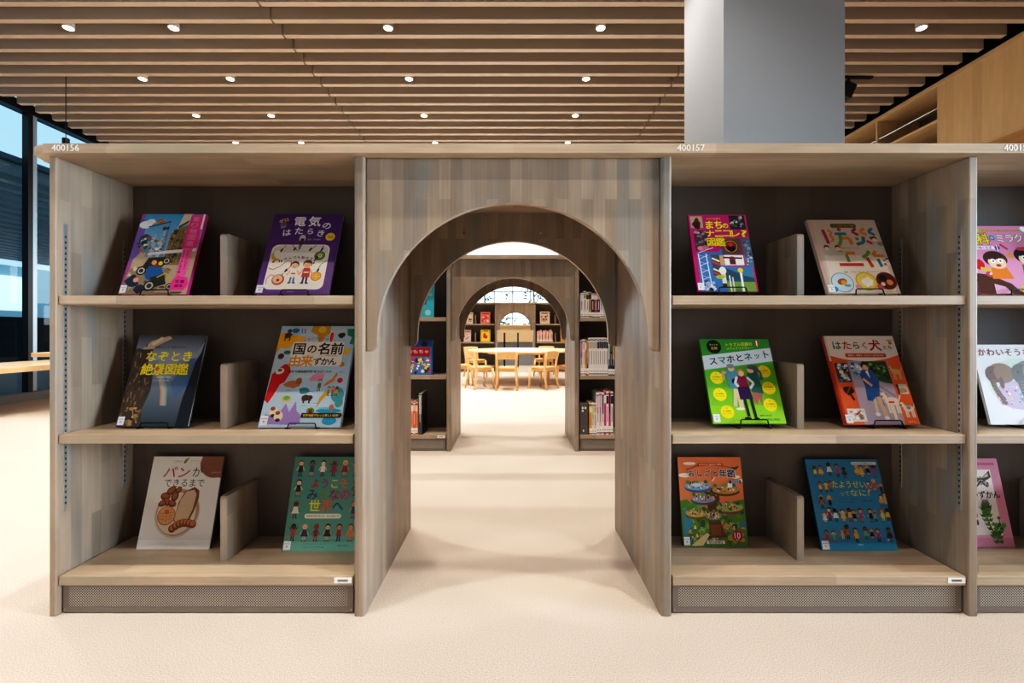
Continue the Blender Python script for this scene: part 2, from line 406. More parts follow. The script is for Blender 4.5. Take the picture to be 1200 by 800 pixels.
def cover_electric(a):
    P = '#59307e'; a.rect(0, 0, 1, 1, '#6b3f92', '#4a2470')
    a.rrect(.085, .055, .90, .60, .09, '#f3f0ea')
    a.poly([(.1, .5), (.12, .56), (.2, .59), (.8, .59), (.87, .56), (.88, .49), (.5, .5)], '#dfdcd6')  # darker strip along the panel top is painted shade
    for ch, u, v, W, r in (('電', .39, .90, .155, 0), ('気', .605, .90, .16, 0), ('の', .79, .845, .12, -.3), ('は', .235, .755, .11, .12), ('た', .405, .775, .115, .05), ('ら', .57, .77, .10, -.05), ('き', .725, .745, .11, -.12)):
        a.text(ch, u, v, W, '#f2eff6', rot=r, bold=.06)
    a.text('ゼロ', .15, .915, .13, '#e7cf57', rot=.35, bold=.06); a.text('から', .16, .865, .09, '#c9a23d', rot=.35, bold=.03); a.text('理科', .17, .83, .08, '#c9c0d8', rot=.35)
    a.ell(.87, .70, .068, '#f0cf30'); a.text('みぢか', .87, .71, .08, '#5a3a20'); a.text('大発見', .87, .69, .08, '#5a3a20')
    a.text('監修・川村康文', .65, .665, .19, '#d9d0e6', bold=0)
    a.ell(.48, .68, .045, '#c9c6c6', rv=.045); a.poly([(.45, .6), (.5, .6), (.51, .68), (.46, .68)], '#3a342e'); a.poly([(.455, .545), (.475, .53), (.5, .6), (.45, .6)], '#7d7a74')
    # wires
    a.line([(.27, .59), (.24, .55), (.22, .50), (.17, .46)], .010, '#a43b3b'); a.line([(.36, .6), (.40, .55), (.46, .52)], .010, '#b53f4c')
    a.line([(.8, .59), (.79, .55), (.76, .50)], .010, '#3d6a44'); a.line([(.7, .59), (.65, .55), (.6, .52)], .010, '#3d6a44')
    a.line([(.1, .31), (.17, .29), (.26, .33), (.34, .4), (.4, .39), (.4, .33), (.36, .27)], .009, '#a8555a'); a.line([(.12, .12), (.11, .18), (.16, .23), (.25, .2)], .009, '#c97a78')
    a.line([(.9, .4), (.82, .36), (.78, .28)], .009, '#3d8a64')
    for q in ((.225, .53), (.405, .545), (.63, .54), (.79, .54), (.35, .28), (.79, .28), (.25, .2)): a.ell(q[0], q[1], .014, '#22221f', rv=.026, rot=-.4, n=8)
    a.ell(.16, .45, .055, '#e2b82f', rv=.06, rot=.5); a.ell(.185, .475, .05, '#f3f0ea', rv=.055, rot=.5); a.ell(.15, .385, .02, '#b8861f', n=8)
    a.ell(.775, .46, .075, '#5d4630'); a.ell(.775, .46, .062, '#7fa83c'); a.ell(.78, .46, .03, '#dfe7b4'); a.ell(.78, .46, .012, '#c55a48')
    a.ell(.27, .17, .085, '#c4403a'); a.ell(.265, .175, .068, '#eac7a0'); a.ell(.27, .165, .02, '#8d3a30'); a.line([(.3, .22), (.33, .25)], .012, '#4a6a35')
    a.ell(.78, .21, .075, '#e0982a'); a.ell(.78, .21, .06, '#f0b53a'); a.line([(.72, .21), (.84, .21)], .006, '#f8dc9a'); a.line([(.78, .25), (.78, .17)], .006, '#f8dc9a')
    a.ell(.245, .395, .025, '#2d2358'); a.text('1', .245, .395, .012, '#ffffff')
    for i, ch in enumerate('なんでも動かす?'): a.text(ch, .31+.06*i, .41+.03*math.sin(PI*(i+1)/8), .04, '#2b2430', rot=.15-.05*i, bold=.03)
    a.kid(.46, .13, .26, '#efc29a', '#5a3a22', '#f0efe8', '#5b7fae'); a.rect(.43, .235, .49, .25, '#d9553f')
    a.kid(.635, .125, .28, '#efbf94', '#7a4a24', '#c8443c', '#2b3470'); a.rect(.60, .25, .67, .265, '#f3e3d0'); a.poly([(.585, .375), (.7, .36), (.66, .4), (.6, .4)], '#7a4a24')
    a.text('誠文堂新光社', .48, .028, .09, '#e8e2f0', bold=0)

def cover_scenery(a):
    a.rect(0, 0, 1, .72, '#39444f', '#7f8f9f'); a.rect(0, .72, 1, 1, '#9aa3b4', '#3e424c')
    a.poly([(.05, .8), (.2, .93), (.45, .99), (.5, .96), (.3, .88), (.12, .76)], '#b9a08e'); a.poly([(.2, .9), (.34, .98), (.38, .96), (.25, .88)], '#cfc08c')
    a.poly([(.62, .45), (.72, .3), (.9, .45), (.93, .75), (.8, .72)], '#4f6b8f'); a.poly([(.35, .55), (.62, .5), (.66, .74), (.4, .8)], '#8d94ac')
    for i, c in enumerate(('#b08a8a', '#b89a80', '#b3a985', '#94a88c', '#8497a8')):
        o = .018*i; a.poly([(.36+o, .62), (.378+o, .62), (.52+o, .4), (.56+o, .22), (.54+o, .22), (.50+o, .38)], c)
    a.poly([(0, 0), (0, .84), (.04, .85), (.2, .82), (.24, .62), (.34, .55), (.36, .38), (.3, .18), (.34, 0)], '#4a3b30')
    a.poly([(.02, .83), (.25, .84), (.26, .76), (.1, .78)], '#3c2f2c')
    R = random.Random(4)
    for _ in range(80):
        u, v = R.uniform(.01, .3), R.uniform(.02, .78)
        if u > .2 and v > .6: continue
        a.line([(u, v), (u+R.uniform(-.02, .02), v+R.uniform(.02, .07))], R.uniform(.006, .018), R.choice(['#7d6548', '#28201c', '#95795a', '#5c4a3a', '#a8895e', '#2e2722']))
    a.speck(0.02, 0.0, .3, .22, ['#b08a50', '#8f7040', '#3a3026', '#c9a468'], 24, .03, 8)
    a.poly([(.82, 0), (.84, .3), (.9, .6), (.93, .86), (1, .98), (1, 0)], '#20242a'); a.poly([(.93, .85), (.99, .94), (.97, .8), (.9, .68)], '#8b99a6')
    a.rect(.14, .86, .155, .885, '#20202a'); a.ell(.147, .89, .01, '#20202a', n=8)
    Y = '#f4e21a'
    for i, ch in enumerate('なぞとき'): a.text(ch, .255+.175*i, .755, .145, Y, bold=.06, halo='#5d5a2a', hw=.03)
    for i, ch in enumerate('絶景図鑑'): a.text(ch, .24+.17*i, .61, .155, Y, bold=.06, halo='#5d5a2a', hw=.03)
    a.ell(.385, .62, .03, '#e0622a', n=10)
    a.text('地球のふしぎ  自然のひみつ', .5, .86, .46, '#262a34', bold=.02)
    a.text('武田康男＝監修', .5, .525, .2, '#e8e8ea', bold=.01); a.text('いとうみつる＝絵', .48, .49, .22, '#e8e8ea', bold=.01)

def cover_countries(a):
    a.rect(0, 0, 1, 1, '#b9d3e4')
    R = random.Random(5)
    for _ in range(26): a.line([(R.uniform(0, .9), q := R.uniform(0, 1)), (R.uniform(.1, 1), q)], .004, '#d8e6ee')
    a.poly([(0, .7), (.0, .92), (.12, .93), (.2, .9), (.36, .88), (.3, .8), (.2, .8), (.15, .76), (.05, .77)], '#f2b41c')
    a.poly([(.42, 1), (.66, 1), (.66, .92), (.6, .88), (.57, .81), (.54, .8), (.5, .9), (.4, .94)], '#cf9a24'); a.ell(.55, .96, .05, '#e4c04a')
    a.poly([(.88, .97), (1, .97), (1, .8), (.94, .81), (.96, .88), (.9, .9)], '#2a8a72'); a.blob(.9, .73, .07, .035, '#f0c22e')
    a.poly([(.0, .25), (.02, .5), (.08, .55), (.15, .6), (.22, .6), (.25, .52), (.2, .42), (.15, .4), (.1, .3), (.05, .22)], '#d9242a'); a.ell(.11, .53, .055, '#e9e2d8', rv=.03, rot=.3); a.ell(.11, .54, .03, '#7b6a5a', rv=.015)
    a.poly([(.04, .03), (.05, .12), (.2, .1), (.28, .22), (.34, .14), (.4, .24), (.43, .15), (.48, .12), (.5, .05), (.45, .02)], '#a78cc8')
    a.ell(.9, .3, .08, '#4aa6ac', rv=.07); a.ell(.93, .23, .05, '#4aa6ac', rv=.05); a.blob(.6, .47, .09, .04, '#e89ab8')
    a.ell(.82, .15, .16, '#2f9fc8', rv=.022); a.ell(.85, .06, .09, '#2f9fc8', rv=.04); a.ell(.8, .175, .12, '#7cc4dc', rv=.01)
    a.poly([(.70, .38), (.76, .4), (.82, .43), (.86, .5), (.84, .52), (.8, .46), (.72, .41)], '#e88a2a'); a.poly([(.66, .17), (.7, .23), (.76, .29), (.78, .33), (.74, .34), (.68, .27)], '#cfa028')
    a.blob(.3, .4, .09, .035, '#c07a4c'); a.blob(.38, .43, .045, .03, '#a8683c'); a.blob(.47, .34, .07, .03, '#3f8f9c'); a.blob(.52, .27, .08, .028, '#4b3328'); a.line([(.49, .26), (.49, .22)], .02, '#4b3328'); a.line([(.56, .26), (.56, .22)], .02, '#4b3328')
    a.ell(.27, .265, .06, '#d9c34e', rv=.03); a.ell(.27, .27, .04, '#74b05e', rv=.02)
    a.kid(.65, .34, .11, '#d9c9b0', '#5a6a40', '#6a7a4c', '#8a6a4a'); a.ell(.9, .44, .035, '#d92a26')
    a.kid(.83, .29, .09, '#e8b88c', '#7a3a2a', '#d95a4a', '#3a5a8a'); a.kid(.88, .29, .09, '#8a5a3a', '#2a1a1a', '#e0a03a', '#3a3a3a'); a.kid(.78, .29, .09, '#e8c8a0', '#2a2a2a', '#5a9a5a', '#6a3a3a')
    a.blob(.11, .9, .05, .03, '#5a3424'); a.line([(.08, .88), (.08, .84)], .015, '#5a3424'); a.line([(.14, .88), (.14, .84)], .015, '#5a3424'); a.ell(.12, .945, .03, '#2b4f9a'); a.ell(.2, .95, .05, '#2a7fb8', rv=.025); a.line([(.28, .97), (.29, .92)], .01, '#35506a'); a.line([(.32, .97), (.33, .92)], .01, '#35506a')
    a.ell(.08, .68, .04, '#5e2430', rv=.03); a.ell(.15, .72, .045, '#2f8050', rv=.02); a.blob(.82, .9, .05, .03, '#3a3a3a'); a.ell(.83, .94, .02, '#e8c8a0')
    a.ell(.6, .15, .05, '#6f9a3a', rv=.03); a.ell(.6, .145, .025, '#7a2a2a', rv=.02); a.ell(.85, .18, .03, '#c0704a', rv=.03); a.blob(.88, .6, .05, .025, '#d98a3a')
    for u, v in ((.15, .14), (.22, .1)): a.ell(u, v, .055, '#e8dcc4', rv=.045); a.ell(u-.015, v+.03, .03, '#a0583a', rv=.018); a.ell(u, v-.035, .03, '#4a2a20', rv=.015)
    for q in ((.5, .2), (.56, .33), (.27, .34), (.72, .62), (.9, .52), (.4, .66), (.65, .22)): a.text('ABC', q[0], q[1], .08, '#6f95b4', bold=0, H=.012) if False else a.line([(q[0]-.03, q[1]), (q[0]+.03, q[1])], .008, '#7ba2bf')
    for i, (ch, c) in enumerate(zip('そうだったのか!', ['#d9332a', '#2a6ab0', '#d9332a', '#2a8a5a', '#c0392a', '#d9332a', '#2a6ab0', '#d9332a'])): a.text(ch, .345+.05*i, .86-.004*(i-3.5)**2*.6+.01, .042, c, bold=.05, halo='#f1ece2', hw=.05)
    a.rrect(.2, .58, .88, .83, .04, '#efe9de')
    for i, ch in enumerate('国の名前'): a.text(ch, .3+.165*i, .755, .15 if i != 1 else .12, '#1d1a1a', bold=.07)
    for i, ch in enumerate('由来'): a.text(ch, .275+.155*i, .63, .145, '#e39a1e', bold=.07)
    for i, ch in enumerate('ずかん'): a.text(ch, .565+.1*i, .625, .095, '#1d1a1a', bold=.07)
    a.text('くにのなまえゆらい', .7, .685, .24, '#3a3030', bold=0)
    a.text('監修 立教英国学院  絵 かねこみほ', .5, .525, .55, '#3a3440', bold=.02)
    a.poly([(.49, .085), (.5, .13), (.98, .13), (1, .11), (.98, .085)], '#2a2622'); a.text('世界地図でもっと楽しい由来!', .74, .108, .44, '#f2d23a', bold=.04)

def cover_bread(a):
    a.rect(0, 0, 1, 1, '#e6e4e2', '#dedcd8')
    a.rect(0, 0, 1, .1, '#f2f0ee'); a.line([(0, .1), (1, .1)], .003, '#cfccc8')  # lighter bottom band and its edge: a shadow line painted into the cover
    a.poly([(.70, 1)]+[(.9+.22*math.cos(t), .93+.17*math.sin(t)*1.0) for t in [PI*(1+.0)+k*PI/2/8*1.15 for k in range(9)]]+[(1, .76), (1, 1)], '#8a5638')
    a.text('しぜんにタッチ', .92, .82, .14, '#e0c8b4', bold=0)
    a.text('しぜんに', .36, .945, .12, '#5a5a50', bold=0); a.text('タッチ!シリーズ', .6, .95, .13, '#5a5a50', bold=0)
    a.ell(.47, .95, .02, '#6f8a34', rv=.035, rot=-.6); a.ell(.49, .965, .012, '#8aa84a', rv=.03, rot=-.6)
    a.text('パン', .37, .825, .36, '#b01f26', H=.115, bold=.015, shear=.1); a.text('が', .66, .825, .13, '#2a2624', bold=.0)
    a.text('できるまで', .50, .705, .56, '#3a3634', H=.085, bold=-.0)
    a.ell(.475, .38, .31, '#cfc8c0', rv=.265, rot=-.25, n=32); a.ell(.475, .385, .295, '#b9926c', rv=.25, rot=-.25, n=32); a.ell(.46, .375, .27, '#d9cbb8', rv=.225, rot=-.25, n=32)
    a.poly([(.44, .3), (.47, .5), (.53, .61), (.66, .66), (.73, .62), (.74, .54), (.7, .4), (.64, .27), (.5, .25)], '#7a4526')
    a.poly([(.44, .32), (.49, .52), (.55, .61), (.66, .63), (.7, .58), (.68, .42), (.62, .28), (.48, .27)], '#cdb291')
    for i, (u, v, r) in enumerate(((.27, .56, .07), (.34, .62, .07), (.4, .56, .07), (.3, .5, .06), (.38, .48, .06), (.24, .48, .055), (.44, .63, .05))):
        a.ell(u, v, r, '#5f2f17', rot=i*.7, rv=r*.6); a.ell(u, v+.006, r*.78, '#a9602c', rot=i*.7, rv=r*.38)
    a.ell(.33, .35, .125, '#9a5a28', n=24); a.ell(.33, .352, .115, '#d9a468', n=24)
    for k in range(3): a.line([(.23, .32+.03*k), (.33, .3+.035*k), (.43, .33+.03*k)], .008, '#b67a40'); 
    for k in range(3): a.line([(.28+.05*k, .27), (.3+.04*k, .43)], .006, '#b67a40')
    a.ell(.33, .39, .03, '#c9603a'); 
    for k in range(7): a.ell(.44+.045*k, .215+.03*math.sin(k*.6)+.01*k, .052, '#7a3d18', rv=.045, rot=.5); a.ell(.44+.045*k, .225+.03*math.sin(k*.6)+.01*k, .036, '#c47a36', rv=.03, rot=.5)

def cover_world(a):
    T = '#5f9c8c'; a.rect(0, 0, 1, 1, '#69a898', '#4f8a7c'); a.rect(0, 0, 1, .16, '#74b3a2')
    SK = ['#e8b48a', '#8a5534', '#f0c8a2', '#5a3522', '#d9966a', '#c98a5c']
    HR = ['#1d1714', '#7a4a2a', '#2a201c', '#e0b860', '#a8402a', '#14100e']
    TP = ['#e8e0d4', '#2a2a2e', '#c9502e', '#9a2a3a', '#3a4a6a', '#d98a3a', '#8a3a2a']
    BT = ['#2b3550', '#d98c8c', '#5a2a2a', '#3a3a3a', '#c04a3a', '#6a4a8a']
    R = random.Random(11)
    for i in range(6): a.kid(.10+.155*i, .785, .175, SK[i % 6], HR[(i*5+1) % 6], TP[(i*3+1) % 7], BT[i % 6], arms=1 if i % 2 == 0 else 2, dress=i in (3, 4))
    for i in range(6): a.kid(.11+.155*i, .105, .175, SK[(i*5+3) % 6], HR[(i+2) % 6], TP[(i*2+2) % 7], BT[(i+2) % 6], arms=2 if i == 0 else 1, dress=i % 2 == 1)
    for i, v in enumerate((.57, .34)): a.kid(.105, v, .18, SK[(i+2) % 6], HR[i*4 % 6], TP[i*2+1 if i == 0 else 0], BT[i+1], dress=i == 1); a.kid(.90, v-.0, .18, SK[(i+3) % 6], HR[(i*3+1) % 6], TP[i+3], BT[i+3])
    for txt, v, cs, x0, dx, W in (('ようこそ', .705, ['#b5273a', '#9a3f8a', '#e8d43a', '#e0702e'], .33, .135, .12), ('みんなの', .585, ['#1f4f6a', '#6a9a2e', '#a01f5a', '#c02a6a'], .31, .15, .135), ('世界へ', .465, ['#e8e032', '#d96a2e', '#1f3f66'], .36, .16, .14)):
        for i, ch in enumerate(txt): a.text(ch, x0+dx*i, v, W, cs[i], bold=.06)
    a.rrect(.24, .335, .74, .385, .03, '#efe8d8'); a.text('世界中の子どもたち、はじめまして!', .49, .36, .45, '#2f2a28', bold=.03)
    a.text('モイラ・バターフィールド 作', .42, .075, .3, '#23403a', bold=0); a.text('ハリエット・ライナス 絵', .4, .045, .28, '#23403a', bold=0); a.text('岡田 好恵 訳', .8, .06, .14, '#23403a', bold=0)

def cover_town(a):
    a.rect(0, 0, 1, 1, '#c2186e')
    a.rect(.03, .82, .24, .98, '#b3a284'); a.blob(.13, .87, .07, .06, '#3a1a18'); a.blob(.14, .93, .04, .03, '#5a2620')
    a.rect(.06, .52, .30, .79, '#4a3a44'); a.speck(.06, .58, .3, .79, ['#8a7478', '#b89aa0', '#5a3a4a', '#c9b0b0'], 20, .03, 2); a.ell(.15, .55, .06, '#d98a9a', rv=.03); a.ell(.23, .56, .06, '#c9707a', rv=.03)
    a.rect(.7, .8, .97, .99, '#2a2a30'); a.speck(.7, .8, .97, .99, ['#8a8a92', '#4a5a4a', '#c0c0c4', '#1a1a1c', '#607060'], 26, .035, 3)
    a.poly([(.07, .0), (.07, .5), (.3, .5), (.42, .5), (.55, .56), (.56, 0)], '#3f76b4')
    a.rect(.5, .47, .84, .68, '#5c5348'); a.ell(.66, .575, .125, '#1d1a18', n=24); a.ell(.66, .575, .112, '#d8a83a', n=24); a.ell(.66, .575, .10, '#8a1f28', n=24); a.ell(.66, .55, .07, '#1d1517'); a.ell(.66, .6, .04, '#c23a3a')
    a.rect(.86, .31, 1, .69, '#59708c'); a.speck(.86, .31, 1, .69, ['#8aa4c0', '#3a4a60', '#b8c8d8', '#6a7a8a'], 18, .03, 4)
    a.rect(.44, .33, .84, .46, '#e9e4df'); a.rect(.44, .33, .52, .46, '#c49a74'); a.line([(.5, .43), (.82, .42)], .03, '#2b2626'); a.ell(.65, .41, .05, '#7a2f2a'); a.rect(.6, .34, .7, .4, '#4a3330')
    a.rect(.3, .2, .44, .46, '#57504a')
    for k in range(5): a.poly([(.31, .23+.045*k), (.43, .19+.045*k), (.43, .21+.045*k), (.31, .25+.045*k)], ['#c83a3a', '#e8e8ea', '#3a4a8a'][k % 3])
    a.rect(.5, .0, .97, .31, '#4f9048', '#3a79b0'); a.poly([(.5, .3), (.6, .27), (.8, .2), (.97, .17), (.97, .1), (.5, .14)], '#2d4f66'); a.rect(.5, 0, .97, .12, '#7a9a4a')
    a.rect(.74, .0, .775, .24, '#e8ecee'); a.ell(.755, .265, .045, '#f0c62c'); a.rect(.55, .0, .57, .2, '#e4e6e4'); a.rect(.6, 0, .62, .18, '#d8d8d4')
    for u, h_ in ((.12, .48), (.25, .48)): a.line([(u, .02), (u-.03, h_)], .016, '#dfe6ea')
    for k in range(5): a.line([(.1, .05+.09*k), (.25, .1+.09*k)], .010, '#cfdae2'); a.line([(.24, .07+.09*k), (.1, .12+.085*k)], .008, '#b8c8d6')
    a.line([(.1, .49), (.36, .56)], .012, '#dfe6ea'); a.speck(.12, .0, .32, .14, ['#e0e4e6', '#2a3a5a', '#9ab0c8'], 16, .04, 6)
    a.ell(.46, .26, .06, '#e8e4da', rv=.05); a.rect(.43, .1, .5, .22, '#dcd6c8'); a.ell(.46, .19, .03, '#d9c23a'); a.ell(.4, .18, .07, '#9ab84a', rv=.025); a.rect(.43, .06, .5, .1, '#3a2f2c')
    Y = '#f6dd1c'
    for i, ch in enumerate('まち'): a.text(ch, .345+.16*i, .86, .15, Y, bold=.09, halo='#5a1038', hw=.04)
    a.text('の', .62, .85, .10, Y, bold=.09, halo='#5a1038', hw=.04)
    for i, ch in enumerate('ナニコレ?'): a.text(ch, .34+.145*i, .745, .135 if i < 4 else .09, Y, H=.085, bold=.09, halo='#5a1038', hw=.04)
    for i, ch in enumerate('図鑑'): a.text(ch, .34+.155*i, .63, .145, Y, bold=.06, halo='#5a1038', hw=.04)
    a.text('まちで出会う', .43, .945, .24, '#e8c040', bold=.03)

def cover_craft(a):
    a.rect(0, 0, 1, 1, '#d8cabb', '#cbbcae'); a.rect(0, 0, .06, 1, '#cdb0a2'); a.rect(.1, 0, 1, .5, '#e2d8cc'); a.rect(.95, .0, 1, 1, '#cdb8ae')  # lighter lower half: lit part below a painted shadow line
    a.rrect(.32, .885, .70, .945, .03, '#5a5a34'); a.text('つくって遊ぼう手づくり防災', .51, .915, .33, '#d8a03a', bold=.03)
    a.text('みんなで', .83, .93, .1, '#7a7a74', bold=0)
    M_, O_, B_, G_, R_ = '#b02a5c', '#d8841f', '#1f7f9f', '#6f9c33', '#c04038'
    # 防
    a.line([(.19, .86), (.22, .66)], .05, M_); a.line([(.25, .85), (.31, .82), (.27, .77), (.31, .73), (.27, .69)], .035, O_)
    a.ell(.43, .86, .03, M_); a.line([(.35, .80), (.52, .80)], .045, B_); a.line([(.42, .78), (.41, .70), (.36, .64)], .05, G_); a.line([(.44, .74), (.54, .74), (.55, .65)], .05, O_)
    # 災
    for k, c in enumerate((M_, O_, B_)): a.line([(.68+.12*k, .88), (.61+.12*k, .83), (.69+.12*k, .78)], .045, c)
    a.ell(.65, .73, .028, G_); a.line([(.75, .76), (.73, .68), (.62, .65)], .05, B_); a.ell(.86, .74, .028, R_); a.line([(.78, .7), (.85, .66), (.93, .67)], .045, R_)
    # 工作
    a.line([(.30, .53), (.55, .53)], .05, O_); a.line([(.42, .51), (.43, .41)], .045, G_); a.line([(.28, .375), (.62, .375)], .05, R_)
    a.line([(.76, .56), (.72, .51), (.64, .47)], .05, G_); a.line([(.85, .56), (.8, .5), (.95, .49)], .05, O_); a.line([(.70, .47), (.74, .34)], .05, R_); a.line([(.85, .45), (.87, .345)], .045, B_)
    a.ell(.93, .43, .018, G_); a.ell(.93, .38, .02, R_); a.ell(.975, .445, .02, '#2a2422'); a.ell(.975, .43, .017, '#ecd9c2'); a.ell(.98, .38, .03, '#d6d0c6', rv=.025)
    for u, v in ((.17, .6), (.33, .6), (.9, .74-.02)): a.ell(u, v+.01, .04, '#2a2422'); a.ell(u, v-.008, .033, '#ecd0b2'); a.blob(u+.02, v-.07, .07, .035, '#c9c2b8')
    a.ell(.35, .555, .04, '#b8a04a', rv=.01); a.blob(.97, .66, .06, .03, '#8a8a8a')
    a.text('親子で楽しくそなえる', .51, .60, .25, '#6a5a4e', bold=0); a.text('監修・プラス・アーツ', .45, .275, .28, '#4a4038', bold=.02); a.text('あかたねプロジェクト', .75, .28, .25, '#6a5f56', bold=0)
    a.ell(.24, .14, .155, '#3f90ae', n=28); a.ell(.24, .14, .145, '#c5dbe2', n=28); a.ell(.24, .15, .07, '#a8561c', rv=.04, rot=.3); a.ell(.26, .14, .04, '#e09a3c', rv=.03); a.ell(.3, .1, .05, '#6a9aa0', rv=.015); a.ell(.11, .055, .045, '#2f8fb8')
    a.ell(.58, .155, .15, '#d2b21e', n=28); a.ell(.58, .155, .13, '#e2cf6a', n=28); a.blob(.6, .15, .08, .06, '#eee6da'); a.poly([(.55, .09), (.58, .08), (.68, .16), (.66, .18)], '#f2efe8'); a.ell(.45, .08, .045, '#d99a9a')
    a.ell(.86, .16, .14, '#7a2430', n=28); a.ell(.86, .16, .12, '#5a2a22', n=28); a.ell(.82, .2, .05, '#1a1816'); a.ell(.9, .14, .045, '#d98a4a'); a.ell(.8, .12, .03, '#e8d8c0'); a.ell(.75, .08, .045, '#c8607c')
    a.text('太郎次郎社エディタス', .88, .02, .16, '#5a4a40', bold=0)

def cover_phone(a):
    a.rect(0, 0, 1, .76, '#8fd02c', '#4aa536'); a.rect(0, .76, 1, 1, '#3f9a3a', '#2f8a34')
    a.rect(0, 0, 1, .2, '#9bd83a', '#8fd02c')
    a.poly([(0, .62), (0, .79), (1, .89), (1, .725)], '#cfd8dc')
    R = random.Random(3)
    for _ in range(16): a.ell(R.uniform(.2, .95), R.uniform(.05, .7), .006, '#2f6a2a', n=6)
    for i, ch in enumerate('スマホとネット'): a.text(ch, .145+.128*i, .725+.0135*i, .108 if i != 5 else .085, '#14211c' if i % 3 != 1 else '#12695a', bold=.06, rot=.06)
    a.ell(.19, .905, .105, '#14160f', n=28); a.text('ネットの', .19, .93, .12, '#cfe0c0', bold=.03); a.text('危険', .19, .885, .09, '#e6c43a', bold=.03)
    a.text('トラブル回避の', .56, .935, .38, '#dfe23a', bold=.05, rot=.04); a.text('メディアリテラシー', .56, .885, .38, '#c9dc3a', bold=.04, rot=.04); a.ell(.82, .945, .032, '#d9402a'); a.text('1', .82, .945, .012, '#ffffff')
    for u, v in ((.155, .525), (.16, .33), (.22, .13), (.84, .60), (.86, .405), (.83, .21)):
        R2 = .095
        pts = [(u+R2*(1 if k % 2 else .93)*math.cos(2*PI*k/28), v+R2*(1 if k % 2 else .93)*a.w/a.h*math.sin(2*PI*k/28)) for k in range(28)]
        a.poly(pts, '#f5e61c'); a.text('Q', u, v+.045, .025, '#e07a1c', bold=.03)
        a.text('その投稿は', u, v+.01, .12, '#4a4418', bold=.02); a.text('だいじょうぶ?', u, v-.018, .13, '#4a4418', bold=.02)
    # back couple
    a.poly([(.32, .2), (.37, .42), (.47, .42), (.46, .17), (.40, .17), (.4, .3), (.37, .19)], '#d2c69a'); a.ell(.41, .165, .06, '#e8e2da', rv=.015)
    a.poly([(.31, .4), (.29, .6), (.35, .64), (.44, .64), (.48, .58), (.46, .39)], '#5f9fb0'); a.blob(.41, .49, .06, .03, '#1b2432'); a.ell(.38, .64, .045, '#e8c2a0', rv=.04); a.ell(.375, .665, .055, '#8d96a0', rv=.028); a.line([(.3, .58), (.25, .6), (.25, .5)], .035, '#d8a884')
    a.poly([(.66, .21), (.62, .24), (.62, .38), (.76, .36), (.72, .2), (.7, .3)], '#b06a62'); a.poly([(.61, .36), (.59, .56), (.64, .63), (.74, .6), (.77, .34)], '#2f6a60'); a.ell(.65, .62, .05, '#eccbb0', rv=.04); a.poly([(.6, .64), (.64, .68), (.74, .67), (.8, .58), (.72, .59), (.68, .62)], '#5a6470'); a.line([(.72, .54), (.79, .5), (.78, .6)], .035, '#3a7a80')
    # front girl
    a.line([(.49, .3), (.51, .08)], .04, '#2b2a33'); a.line([(.58, .3), (.60, .07)], .04, '#2b2a33'); a.ell(.49, .06, .05, '#141316', rv=.014); a.ell(.61, .055, .035, '#141316', rv=.016)
    a.poly([(.43, .27), (.42, .41), (.47, .46), (.58, .45), (.61, .28)], '#36204f'); a.poly([(.44, .42), (.45, .55), (.52, .56), (.58, .53), (.57, .42)], '#9a2050'); a.line([(.44, .54), (.4, .46), (.44, .42)], .035, '#e9e6e4'); a.line([(.58, .53), (.66, .46), (.6, .4)], .035, '#e9e6e4')
    a.ell(.505, .585, .05, '#d99a3c', rv=.045); a.ell(.51, .575, .038, '#f2d2b0', rv=.033)
    a.text('監修 小寺信良', .74, .09, .16, '#31511c', bold=0); a.text('汐文社', .88, .045, .08, '#31511c', bold=.03); a.text('遠藤美季 編', .74, .045, .14, '#31511c', bold=0)

